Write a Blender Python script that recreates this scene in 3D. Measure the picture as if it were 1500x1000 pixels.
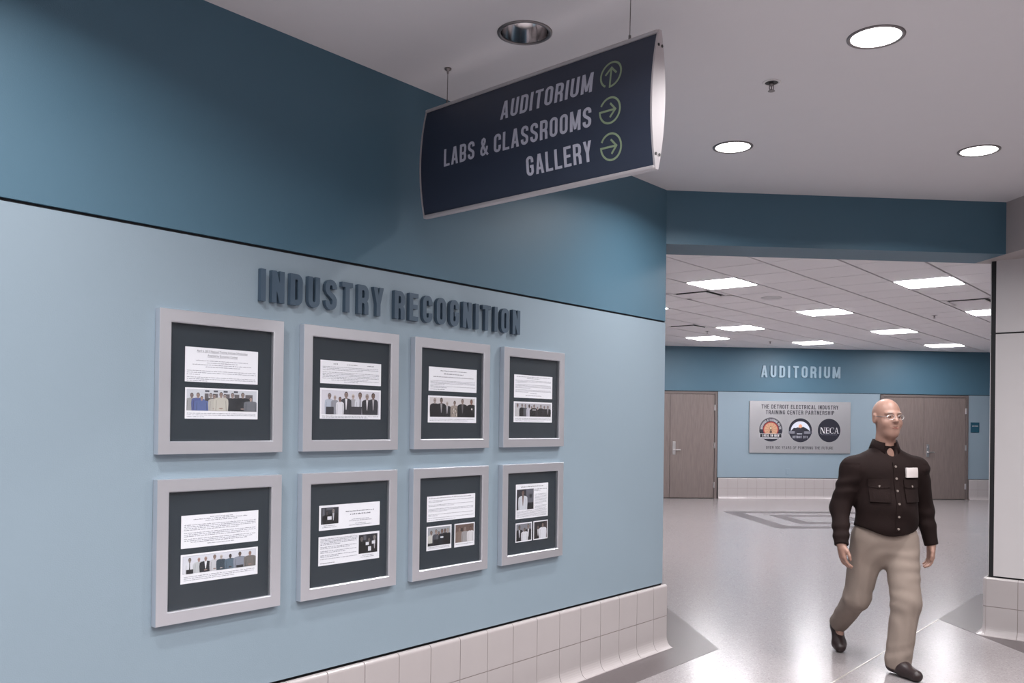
import bpy, bmesh, math, random
import numpy as np
from mathutils import Vector, Matrix
from mathutils.geometry import delaunay_2d_cdt

for o in list(bpy.data.objects):
    bpy.data.objects.remove(o, do_unlink=True)
scene = bpy.context.scene
COL = scene.collection
S2 = math.sqrt(.5)

# ------------------------------------------------------------------ camera, world, exposure
cam_d = bpy.data.cameras.new('camera')
cam = bpy.data.objects.new('camera', cam_d)
COL.objects.link(cam)
R_ = Vector((0.9963944, -0.0838825, 0.0127265))
U_ = Vector((-0.0130990, -0.0038917, 0.9999066))
F_ = Vector((0.0838251, 0.9964681, 0.0049764))
m = Matrix.Identity(4)
for i in range(3):
    m[i][0], m[i][1], m[i][2] = R_[i], U_[i], -F_[i]
m[2][3] = 1.52
cam.matrix_world = m
cam_d.sensor_width = 36
cam_d.lens = 1289.55 / 1500 * 36
cam_d.shift_y = 112.1 / 1500
cam_d.clip_start = .05
scene.camera = cam

world = bpy.data.worlds.new('world')
scene.world = world
world.use_nodes = True
world.node_tree.nodes['Background'].inputs[0].default_value = (.9, .9, 1, 1)
world.node_tree.nodes['Background'].inputs[1].default_value = .02
vs = scene.view_settings
vs.view_transform = 'Standard'
vs.look = 'None'
vs.exposure = -0.17
vs.gamma = 1
vs.use_curve_mapping = False

TROFFER_W = 50.0          # emission of the lobby light panels
DOWN_W = 30.0            # watts of one downlight
LENS_W = 9.0             # emission of a downlight's lens

# ------------------------------------------------------------------ measures
XC, YC = 1.5434, 5.9172          # corner between the left wall and the header
ZC, ZS, ZH, TH = 3.124, 2.2205, 2.7563, .365
YB, ZBC = 17.847, 3.142          # back wall, lobby ceiling
XR = 3.995                       # side face of the bulkhead
XP, YP = 4.055, 6.193            # corner of the column
ZT, ZM = .4255, .213             # tile base


# ------------------------------------------------------------------ materials
def srgb(r, g, b):
    f = lambda c: (c / 255 / 12.92) if c / 255 <= .04045 else ((c / 255 + .055) / 1.055) ** 2.4
    return (f(r), f(g), f(b), 1)


def mat(name, col, rough=.5, metal=0., bump=0., bscale=60., var=0., vscale=8., spec=.5, coat=0., emit=None, estr=0., aniso=0.):
    M = bpy.data.materials.new(name)
    M.use_nodes = True
    nt = M.node_tree
    b = nt.nodes['Principled BSDF']
    b.inputs['Base Color'].default_value = col
    b.inputs['Roughness'].default_value = rough
    b.inputs['Metallic'].default_value = metal
    b.inputs['Specular IOR Level'].default_value = spec
    b.inputs['Coat Weight'].default_value = coat
    if aniso:
        b.inputs['Anisotropic'].default_value = aniso
    if emit:
        b.inputs['Emission Color'].default_value = emit
        b.inputs['Emission Strength'].default_value = estr
    tc = nt.nodes.new('ShaderNodeTexCoord')
    if var:
        n = nt.nodes.new('ShaderNodeTexNoise')
        n.inputs['Scale'].default_value = vscale
        n.inputs['Detail'].default_value = 4
        nt.links.new(tc.outputs['Object'], n.inputs['Vector'])
        r = nt.nodes.new('ShaderNodeMapRange')
        r.inputs['To Min'].default_value = 1 - var
        r.inputs['To Max'].default_value = 1 + var
        nt.links.new(n.outputs['Fac'], r.inputs['Value'])
        mx = nt.nodes.new('ShaderNodeMix')
        mx.data_type = 'RGBA'
        mx.blend_type = 'MULTIPLY'
        mx.inputs[0].default_value = 1
        mx.inputs[6].default_value = col
        nt.links.new(r.outputs['Result'], mx.inputs[7])
        nt.links.new(mx.outputs[2], b.inputs['Base Color'])
    if bump:
        n = nt.nodes.new('ShaderNodeTexNoise')
        n.inputs['Scale'].default_value = bscale
        n.inputs['Detail'].default_value = 3
        nt.links.new(tc.outputs['Object'], n.inputs['Vector'])
        bp = nt.nodes.new('ShaderNodeBump')
        bp.inputs['Strength'].default_value = bump
        bp.inputs['Distance'].default_value = .004
        nt.links.new(n.outputs['Fac'], bp.inputs['Height'])
        nt.links.new(bp.outputs['Normal'], b.inputs['Normal'])
    return M


def mat_vcol(name, rough=.6):
    M = bpy.data.materials.new(name)
    M.use_nodes = True
    nt = M.node_tree
    a = nt.nodes.new('ShaderNodeAttribute')
    a.attribute_name = 'Col'
    b = nt.nodes['Principled BSDF']
    b.inputs['Roughness'].default_value = rough
    nt.links.new(a.outputs['Color'], b.inputs['Base Color'])
    return M


def mat_terrazzo(name, col, chips, rough=.13, spec=.30, bump=.06):
    M = bpy.data.materials.new(name)
    M.use_nodes = True
    nt = M.node_tree
    N, L = nt.nodes, nt.links
    b = N['Principled BSDF']
    tc = N.new('ShaderNodeTexCoord')
    v = N.new('ShaderNodeTexVoronoi')
    v.inputs['Scale'].default_value = 130
    L.new(tc.outputs['Object'], v.inputs['Vector'])
    cr = N.new('ShaderNodeValToRGB')
    e = cr.color_ramp.elements
    e[0].position, e[0].color = 0, chips[0]
    e[1].position, e[1].color = 1, chips[1]
    for p, c in ((.18, col), (.8, col)):
        q = e.new(p)
        q.color = c
    sp = N.new('ShaderNodeSeparateColor')
    L.new(v.outputs['Color'], sp.inputs['Color'])
    L.new(sp.outputs['Red'], cr.inputs['Fac'])
    L.new(cr.outputs['Color'], b.inputs['Base Color'])
    b.inputs['Roughness'].default_value = rough
    b.inputs['Specular IOR Level'].default_value = spec
    n = N.new('ShaderNodeTexNoise')
    n.inputs['Scale'].default_value = 9
    n.inputs['Detail'].default_value = 5
    n.inputs['Roughness'].default_value = .65
    L.new(tc.outputs['Object'], n.inputs['Vector'])
    bp = N.new('ShaderNodeBump')
    bp.inputs['Strength'].default_value = bump
    bp.inputs['Distance'].default_value = .012
    L.new(n.outputs['Fac'], bp.inputs['Height'])
    L.new(bp.outputs['Normal'], b.inputs['Normal'])
    return M


def mat_wood(name, c1, c2):
    M = bpy.data.materials.new(name)
    M.use_nodes = True
    nt = M.node_tree
    N, L = nt.nodes, nt.links
    b = N['Principled BSDF']
    tc = N.new('ShaderNodeTexCoord')
    mp = N.new('ShaderNodeMapping')
    mp.inputs['Scale'].default_value = (14, 14, 1.1)
    L.new(tc.outputs['Object'], mp.inputs['Vector'])
    n = N.new('ShaderNodeTexNoise')
    n.inputs['Scale'].default_value = 4
    n.inputs['Detail'].default_value = 6
    L.new(mp.outputs['Vector'], n.inputs['Vector'])
    cr = N.new('ShaderNodeValToRGB')
    cr.color_ramp.elements[0].position, cr.color_ramp.elements[0].color = .3, c1
    cr.color_ramp.elements[1].position, cr.color_ramp.elements[1].color = .7, c2
    L.new(n.outputs['Fac'], cr.inputs['Fac'])
    L.new(cr.outputs['Color'], b.inputs['Base Color'])
    b.inputs['Roughness'].default_value = .42
    return M


def mat_brushed(name, col, rough, axis=(3, 3, 260), strength=.12, metal=1.0):
    M = mat(name, col, rough, metal)
    nt = M.node_tree
    N, L = nt.nodes, nt.links
    tc = N.new('ShaderNodeTexCoord')
    mp = N.new('ShaderNodeMapping')
    mp.inputs['Scale'].default_value = axis
    L.new(tc.outputs['Object'], mp.inputs['Vector'])
    n = N.new('ShaderNodeTexNoise')
    n.inputs['Scale'].default_value = 3
    n.inputs['Detail'].default_value = 3
    L.new(mp.outputs['Vector'], n.inputs['Vector'])
    r = N.new('ShaderNodeMapRange')
    r.inputs['To Min'].default_value = rough - strength
    r.inputs['To Max'].default_value = rough + strength
    L.new(n.outputs['Fac'], r.inputs['Value'])
    L.new(r.outputs['Result'], N['Principled BSDF'].inputs['Roughness'])
    return M


def mat_glass(name):
    M = bpy.data.materials.new(name)
    M.use_nodes = True
    nt = M.node_tree
    N, L = nt.nodes, nt.links
    N.remove(N['Principled BSDF'])
    t = N.new('ShaderNodeBsdfTransparent')
    g = N.new('ShaderNodeBsdfGlossy')
    g.inputs['Roughness'].default_value = .22
    lw = N.new('ShaderNodeLayerWeight')
    lw.inputs['Blend'].default_value = .5
    pw = N.new('ShaderNodeMath')
    pw.operation = 'POWER'
    pw.inputs[1].default_value = 4.5
    L.new(lw.outputs['Facing'], pw.inputs[0])
    fr = N.new('ShaderNodeMapRange')
    fr.inputs['To Min'].default_value = .028
    fr.inputs['To Max'].default_value = 1.0
    L.new(pw.outputs[0], fr.inputs['Value'])
    mx = N.new('ShaderNodeMixShader')
    L.new(fr.outputs[0], mx.inputs[0])
    L.new(t.outputs[0], mx.inputs[1])
    L.new(g.outputs[0], mx.inputs[2])
    L.new(mx.outputs[0], N['Material Output'].inputs[0])
    return M


M = {}
M['deep_blue'] = mat('deep_blue_paint', (.062, .136, .193, 1), .5, bump=.12, bscale=220, var=.04, vscale=3)
M['light_blue'] = mat('light_blue_paint', (.235, .302, .356, 1), .42, bump=.12, bscale=220, var=.02, vscale=3)
M['black'] = mat('black_reveal', (.004, .004, .006, 1), .6)
M['white_wall'] = mat('warm_white_panel', (.57, .54, .545, 1), .5, bump=.08, bscale=200, var=.02)
M['grey_wall'] = mat('taupe_plaster', (.40, .36, .355, 1), .6, bump=.08, bscale=200)
M['ceil'] = mat('ceiling_paint', (.66, .64, .66, 1), .7, bump=.08, bscale=150, var=.015)
M['tile'] = mat('glazed_tile', (.415, .377, .376, 1), .2, var=.05, vscale=5, bump=.06, bscale=40)
M['grout'] = mat('grout', (.24, .20, .19, 1), .9)
M['ceil_tile'] = mat('mineral_ceiling_tile', (.93, .90, .92, 1), .85, bump=.25, bscale=240, var=.05, vscale=160)
M['ceil_gap'] = mat('ceiling_grid_shadow_gap', (.07, .06, .065, 1), .8)
M['white_metal'] = mat('white_enamel', (.7, .68, .69, 1), .4)
M['diffuser'] = mat('lit_diffuser', (.8, .8, .8, 1), .4, emit=(.985, .975, 1, 1), estr=TROFFER_W)
M['lens'] = mat('lit_lens', (.8, .8, .8, 1), .3, emit=(1, .985, .97, 1), estr=LENS_W)
M['trim_ring'] = mat('dull_ring', (.22, .2, .205, 1), .4, .7)
M['chrome'] = mat('dark_chrome', (.62, .60, .61, 1), .14, 1.0)
M['can_top'] = mat('can_inside', (.02, .02, .02, 1), .5)
M['silver'] = mat_brushed('brushed_silver', (.74, .75, .80, 1), .34, (200, 3, 3), .05, .84)
M['steel'] = mat_brushed('brushed_steel', (.70, .68, .70, 1), .32, (260, 3, 1.5), .08, .78)
M['mat_board'] = mat('slate_mat_board', (.013, .023, .033, 1), .8, bump=.15, bscale=500, var=.1, vscale=300)
M['paper'] = mat('white_paper', (.80, .81, .86, 1), .6)
M['print'] = mat_vcol('printed_ink', .55)
M['glass'] = mat_glass('picture_glass')
M['letter_dark'] = mat('slate_blue_letter', (.048, .080, .118, 1), .5)
M['letter_light'] = mat('pale_blue_letter', (.28, .385, .46, 1), .45)
M['sign_face'] = mat('navy_vinyl', (.028, .036, .062, 1), .45, bump=.05, bscale=300)
M['sign_edge'] = mat('satin_aluminium', (.50, .465, .48, 1), .45, .35)
M['sign_text'] = mat('pale_grey_vinyl', (.47, .475, .56, 1), .5)
M['sign_green'] = mat('sage_green_vinyl', (.23, .30, .19, 1), .5)
M['wire'] = mat('steel_wire', (.22, .2, .2, 1), .4, .8)
M['door'] = mat_wood('taupe_door_veneer', (.155, .122, .113, 1), (.20, .16, .148, 1))
M['door_frame'] = mat('taupe_door_frame', (.14, .112, .106, 1), .45)
M['hw'] = mat('satin_nickel', (.68, .66, .66, 1), .3, .9)
M['ink'] = mat('dark_grey_ink', (.06, .055, .07, 1), .5)
M['teal_sign'] = mat('teal_plastic', (.012, .07, .11, 1), .4)
M['floor'] = mat_terrazzo('terrazzo', (.262, .237, .240, 1), ((.20, .178, .18, 1), (.325, .297, .30, 1)), .205)
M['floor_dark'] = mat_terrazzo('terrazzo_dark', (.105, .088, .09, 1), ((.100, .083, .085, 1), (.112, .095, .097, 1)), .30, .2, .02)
M['brass'] = mat('zinc_divider', (.62, .58, .54, 1), .3, .6)
M['skin'] = mat('skin', (.33, .187, .143, 1), .5, var=.08, vscale=25)
M['shirt'] = mat('dark_brown_cotton', (.012, .0056, .005, 1), .85, bump=.3, bscale=350, var=.25, vscale=12, spec=.2)
M['trousers'] = mat('khaki_twill', (.225, .176, .148, 1), .85, bump=.3, bscale=400, var=.08, vscale=10)
M['shoe'] = mat('dark_brown_leather', (.022, .012, .012, 1), .4)
M['button'] = mat('grey_button', (.24, .20, .18, 1), .4)
M['patch'] = mat('white_embroidery', (.62, .56, .55, 1), .8)
M['hair'] = mat('grey_hair', (.30, .25, .22, 1), .9)
M['eye'] = mat('eye', (.06, .04, .035, 1), .2)
M['lip'] = mat('lip', (.36, .15, .12, 1), .5)


# ------------------------------------------------------------------ object helpers
def props(o, label=None, cat=None, group=None, kind=None):
    if label:
        o['label'] = label
    if cat:
        o['category'] = cat
    if group:
        o['group'] = group
    if kind:
        o['kind'] = kind
    return o


def empty(name, loc=(0, 0, 0), rz=0, **k):
    o = bpy.data.objects.new(name, None)
    o.empty_display_size = .1
    COL.objects.link(o)
    o.location = loc
    o.rotation_euler = (0, 0, rz)
    return props(o, **k)


def link(name, bm, material, parent=None, loc=(0, 0, 0), rz=0, smooth=False, **k):
    me = bpy.data.meshes.new(name)
    if smooth:
        for f in bm.faces:
            f.smooth = True
    bm.to_mesh(me)
    bm.free()
    return link_me(name, me, material, parent, loc, rz, **k)


def link_me(name, me, material=None, parent=None, loc=(0, 0, 0), rz=0, **k):
    if material is not None and not me.materials:
        for q in (material if isinstance(material, (list, tuple)) else [material]):
            me.materials.append(M[q])
    o = bpy.data.objects.new(name, me)
    COL.objects.link(o)
    o.parent = parent
    o.location = loc
    o.rotation_euler = (0, 0, rz)
    return props(o, **k)


def box(bm, x0, x1, y0, y1, z0, z1, bev=0, seg=1):
    r = bmesh.ops.create_cube(bm, size=1)
    bmesh.ops.scale(bm, vec=(x1 - x0, y1 - y0, z1 - z0), verts=r['verts'])
    bmesh.ops.translate(bm, vec=((x0 + x1) / 2, (y0 + y1) / 2, (z0 + z1) / 2), verts=r['verts'])
    if bev:
        es = {e for v in r['verts'] for e in v.link_edges}
        bmesh.ops.bevel(bm, geom=list(es), offset=bev, segments=seg, affect='EDGES', profile=.5)
    return bm


def bxm(*a, **k):
    return box(bmesh.new(), *a, **k)


def prism(bm, pts, z0, z1):
    """vertical prism over a plan polygon (counter-clockwise)"""
    a = [bm.verts.new((x, y, z0)) for x, y in pts]
    b = [bm.verts.new((x, y, z1)) for x, y in pts]
    n = len(pts)
    bm.faces.new(a[::-1])
    bm.faces.new(b)
    for i in range(n):
        j = (i + 1) % n
        bm.faces.new((a[i], a[j], b[j], b[i]))
    return bm


def extrude_profile(bm, prof, x0, x1):
    """closed (y,z) profile swept along x"""
    a = [bm.verts.new((x0, y, z)) for y, z in prof]
    b = [bm.verts.new((x1, y, z)) for y, z in prof]
    n = len(prof)
    for i in range(n):
        j = (i + 1) % n
        bm.faces.new((a[i], b[i], b[j], a[j]))
    bm.faces.new(a)
    bm.faces.new(b[::-1])
    bmesh.ops.recalc_face_normals(bm, faces=bm.faces)
    return bm


def lathe(bm, prof, n=40, c=(0, 0, 0), close=False):
    rows = []
    for r, z in prof:
        if r < 1e-6:
            rows.append([bm.verts.new((c[0], c[1], c[2] + z))])
        else:
            rows.append([bm.verts.new((c[0] + r * math.cos(2 * math.pi * i / n), c[1] + r * math.sin(2 * math.pi * i / n), c[2] + z)) for i in range(n)])
    pairs = list(zip(rows, rows[1:]))
    if close:
        pairs.append((rows[-1], rows[0]))
    for A, B in pairs:
        for i in range(n):
            j = (i + 1) % n
            q = [A[i % len(A)], A[j % len(A)], B[j % len(B)], B[i % len(B)]]
            u = []
            for v in q:
                if v not in u:
                    u.append(v)
            if len(u) > 2:
                bm.faces.new(u)
    bmesh.ops.recalc_face_normals(bm, faces=bm.faces)
    return bm


def tube(bm, a, b, r, n=8):
    a, b = Vector(a), Vector(b)
    d = b - a
    res = bmesh.ops.create_cone(bm, cap_ends=True, segments=n, radius1=r, radius2=r, depth=d.length)
    q = Vector((0, 0, 1)).rotation_difference(d.normalized()).to_matrix().to_4x4()
    bmesh.ops.transform(bm, matrix=Matrix.Translation((a + b) / 2) @ q, verts=res['verts'])
    return bm


# ------------------------------------------------------------------ condensed stroke lettering
def strip(pts, th, closed=False):
    n = len(pts)
    P = [Vector(p) for p in pts]
    L, R = [], []
    for i in range(n):
        if closed:
            d0 = (P[i] - P[i - 1]).normalized()
            d1 = (P[(i + 1) % n] - P[i]).normalized()
        else:
            d0 = (P[i] - P[i - 1]).normalized() if i else (P[1] - P[0]).normalized()
            d1 = (P[i + 1] - P[i]).normalized() if i < n - 1 else d0
        t = (d0 + d1)
        t = t.normalized() if t.length > 1e-6 else d0
        nn = Vector((-t.y, t.x))
        k = min(1.6, 1 / max(.3, nn.dot(Vector((-d0.y, d0.x)))))
        L.append(P[i] + nn * th / 2 * k)
        R.append(P[i] - nn * th / 2 * k)
    q = []
    for i in range(n if closed else n - 1):
        j = (i + 1) % n
        q.append([tuple(R[i]), tuple(R[j]), tuple(L[j]), tuple(L[i])])
    return q


def arcp(cx, cy, rx, ry, a0, a1, n=5):
    return [(cx + rx * math.cos(math.radians(a0 + (a1 - a0) * i / n)), cy + ry * math.sin(math.radians(a0 + (a1 - a0) * i / n))) for i in range(n + 1)]


def glyph(ch, th, w):
    """quads of one capital, unit height"""
    h = th / 2
    r = max(.02, w / 2 - h)
    ry = r * 1.05
    l, rr, t, b = h, w - h, 1 - h, h
    st = lambda p, c=False: strip(p, th, c)
    vl = lambda x, y0=0, y1=1: [[(x - h, y0), (x + h, y0), (x + h, y1), (x - h, y1)]]
    hl = lambda y, x0, x1: [[(x0, y - h * .92), (x1, y - h * .92), (x1, y + h * .92), (x0, y + h * .92)]]
    if ch == 'I':
        return vl(h), th
    if ch == 'N':
        return vl(l) + vl(rr) + [[(0, 1), (w - th, 0), (w, 0), (th, 1)]], w
    if ch == 'M':
        w = w * 1.3
        return vl(l) + vl(w - h) + [[(0, 1), (w / 2 - h * .75, .08), (w / 2 + h * .75, .08), (th, 1)], [(w - th, 1), (w / 2 - h * .75, .08), (w / 2 + h * .75, .08), (w, 1)]], w
    if ch == 'A':
        w = w * 1.08
        return [[(0, 0), (th, 0), (w / 2 + h * .5, 1), (w / 2 - h * 1.15, 1)], [(w - th, 0), (w, 0), (w / 2 + h * 1.15, 1), (w / 2 - h * .5, 1)]] + hl(.27, w * .2, w * .8), w
    if ch == 'V':
        return [[(0, 1), (w / 2 - h, 0), (w / 2 + h * .6, 0), (th, 1)], [(w - th, 1), (w / 2 - h * .6, 0), (w / 2 + h, 0), (w, 1)]], w
    if ch == 'W':
        a, wa = glyph('V', th, w * .75)
        return a + [[(x + wa - th * .8, y) for x, y in q] for q in a], 2 * wa - th * .8
    if ch == 'Y':
        return vl(w / 2, 0, .5) + [[(0, 1), (w / 2 - h, .42), (w / 2 + h * .7, .42), (th, 1)], [(w - th, 1), (w / 2 - h * .7, .42), (w / 2 + h, .42), (w, 1)]], w
    if ch == 'D':
        return vl(l) + st([(h, t)] + arcp(rr - r * .9, t - ry, r * .9, ry, 90, 0) + arcp(rr - r * .9, b + ry, r * .9, ry, 0, -90) + [(h, b)]), w
    if ch == 'U':
        return st([(l, 1)] + arcp(w / 2, b + ry, r, ry, 180, 360, 9) + [(rr, 1)]), w
    if ch in 'O0':
        return st(arcp(w / 2, t - ry, r, ry, 0, 180, 9) + arcp(w / 2, b + ry, r, ry, 180, 360, 9), True), w
    if ch == 'C':
        return st([(rr, .64)] + arcp(w / 2, t - ry, r, ry, 0, 180, 9) + arcp(w / 2, b + ry, r, ry, 180, 360, 9) + [(rr, .36)]), w
    if ch == 'G':
        return st([(rr, .66)] + arcp(w / 2, t - ry, r, ry, 0, 180, 9) + arcp(w / 2, b + ry, r, ry, 180, 360, 9) + [(rr, .52)]) + hl(.46, w * .5, w), w
    if ch == 'S':
        return st([(rr, .7)] + arcp(w / 2, t - ry, r, ry, 0, 180, 9) + [(l, .66), (l + r * .35, .57), (rr - r * .35, .43), (rr, .34)] + arcp(w / 2, b + ry, r, ry, 0, -180, 9) + [(l, .3)]), w
    if ch == 'T':
        return hl(1 - h * .92, 0, w) + vl(w / 2), w
    if ch == 'L':
        return vl(l) + hl(h * .92, 0, w * .92), w * .92
    if ch in 'EF':
        q = vl(l) + hl(1 - h * .92, 0, w * .92) + hl(.51, 0, w * .84)
        return (q + hl(h * .92, 0, w * .92) if ch == 'E' else q), w * .92
    if ch == 'H':
        return vl(l) + vl(rr) + hl(.51, 0, w), w
    if ch in 'RPB':
        m_ = .47
        ryb = min(ry, (t - m_) / 2)
        q = vl(l) + st([(h, t)] + arcp(rr - r * .9, t - ryb, r * .9, ryb, 90, 0) + arcp(rr - r * .9, m_ + ryb, r * .9, ryb, 0, -90) + [(h, m_)])
        if ch == 'R':
            q += st([(rr - r * .55, m_), (rr - r * .1, m_ - .1), (rr, m_ - .2), (rr, 0)])
        if ch == 'B':
            ryc = min(ry, (m_ - b) / 2)
            q += st([(h, m_)] + arcp(rr - r * .9, m_ - ryc, r * .9, ryc, 90, 0) + arcp(rr - r * .9, b + ryc, r * .9, ryc, 0, -90) + [(h, b)])
        return q, w
    if ch == '1':
        return vl(th * 1.2) + [[(0, .72), (th * .9, .78), (th * .9, 1), (th * .6, 1)]], th * 1.7
    if ch == '5':
        return hl(1 - h * .92, 0, w * .95) + vl(l, .5, 1) + st([(l, .56)] + arcp(w / 2, .62 - ry, r, ry, 90, 0) + arcp(w / 2, b + ry, r, ry, 0, -180, 9) + [(l, .3)]), w
    if ch == '8':
        return st(arcp(w / 2, t - ry * .8, r * .92, ry * .8, 0, 180, 9) + arcp(w / 2, .53 + ry * .6, r * .92, ry * .6, 180, 360, 9), True) + st(arcp(w / 2, .5 - ry * .7, r, ry * .7, 0, 180, 9) + arcp(w / 2, b + ry, r, ry, 180, 360, 9), True), w
    if ch == '&':
        w = w * 1.15
        k = w
        return strip([(k, .02), (k * .72, .2), (k * .30, .62), (k * .22, .76), (k * .28, .9), (k * .42, .94), (k * .56, .88), (k * .58, .76), (k * .5, .64), (k * .22, .46), (k * .12, .3), (k * .16, .14), (k * .32, .07), (k * .52, .09), (k * .72, .2), (k * .86, .36), (k * .88, .5)], th * .82), w
    return [], w * .55


def layout(text, height, width, th=.18, w=.45, gap=.1, space=None):
    """list of (char, quads) with x from 0 to width and y from 0 to height"""
    out, x = [], 0
    for ch in text:
        if ch == ' ':
            x += (space if space is not None else w * .55) + gap
            continue
        q, gw = glyph(ch, th, w)
        out.append((ch, x, q))
        x += gw + gap
    tot = x - gap
    k = width / (tot * height)
    return [(c, [[((a + px) * height * k, b * height) for a, b in poly] for poly in q]) for c, px, q in out]


def solid2d(bm, polys, depth, y_front=None, off=(0, 0), fn=None):
    """polys (x,z) -> plates in front (-y) of y=0 with closed rims"""
    yf = -depth if y_front is None else y_front
    cache, edges, quads = {}, {}, []
    vid, vs_, fs = {}, [], []
    for poly in polys:
        ar = sum(poly[i][0] * poly[(i + 1) % len(poly)][1] - poly[(i + 1) % len(poly)][0] * poly[i][1] for i in range(len(poly)))
        if ar < 0:
            poly = poly[::-1]
        ids = []
        for p in poly:
            k = (round(p[0], 6), round(p[1], 6))
            if k not in vid:
                vid[k] = len(vs_)
                vs_.append(Vector(k))
            if vid[k] not in ids:
                ids.append(vid[k])
        if len(ids) > 2:
            fs.append(ids)
    # union of the overlapping strokes
    ov, _, of, _, _, src = delaunay_2d_cdt(vs_, [], fs, 0, 1e-6)
    pts = [(v.x, v.y) for v in ov]
    for f, o in zip(of, src):
        if not o:
            continue
        ids = [pts[i] for i in f]
        quads.append(ids)
        for i in range(len(ids)):
            e = (ids[i], ids[(i + 1) % len(ids)])
            edges[e] = edges.get(e, 0) + 1

    def V(k, y):
        kk = (k, y)
        if kk not in cache:
            cache[kk] = bm.verts.new((k[0] + off[0], y, k[1] + off[1]))
        return cache[kk]
    for ids in quads:
        try:
            bm.faces.new([V(k, yf) for k in ids])
        except ValueError:
            pass
    for (a, b) in edges:
        if (b, a) in edges:
            continue
        try:
            bm.faces.new((V(a, yf), V(a, yf + depth), V(b, yf + depth), V(b, yf)))
        except ValueError:
            pass
    return bm


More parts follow.
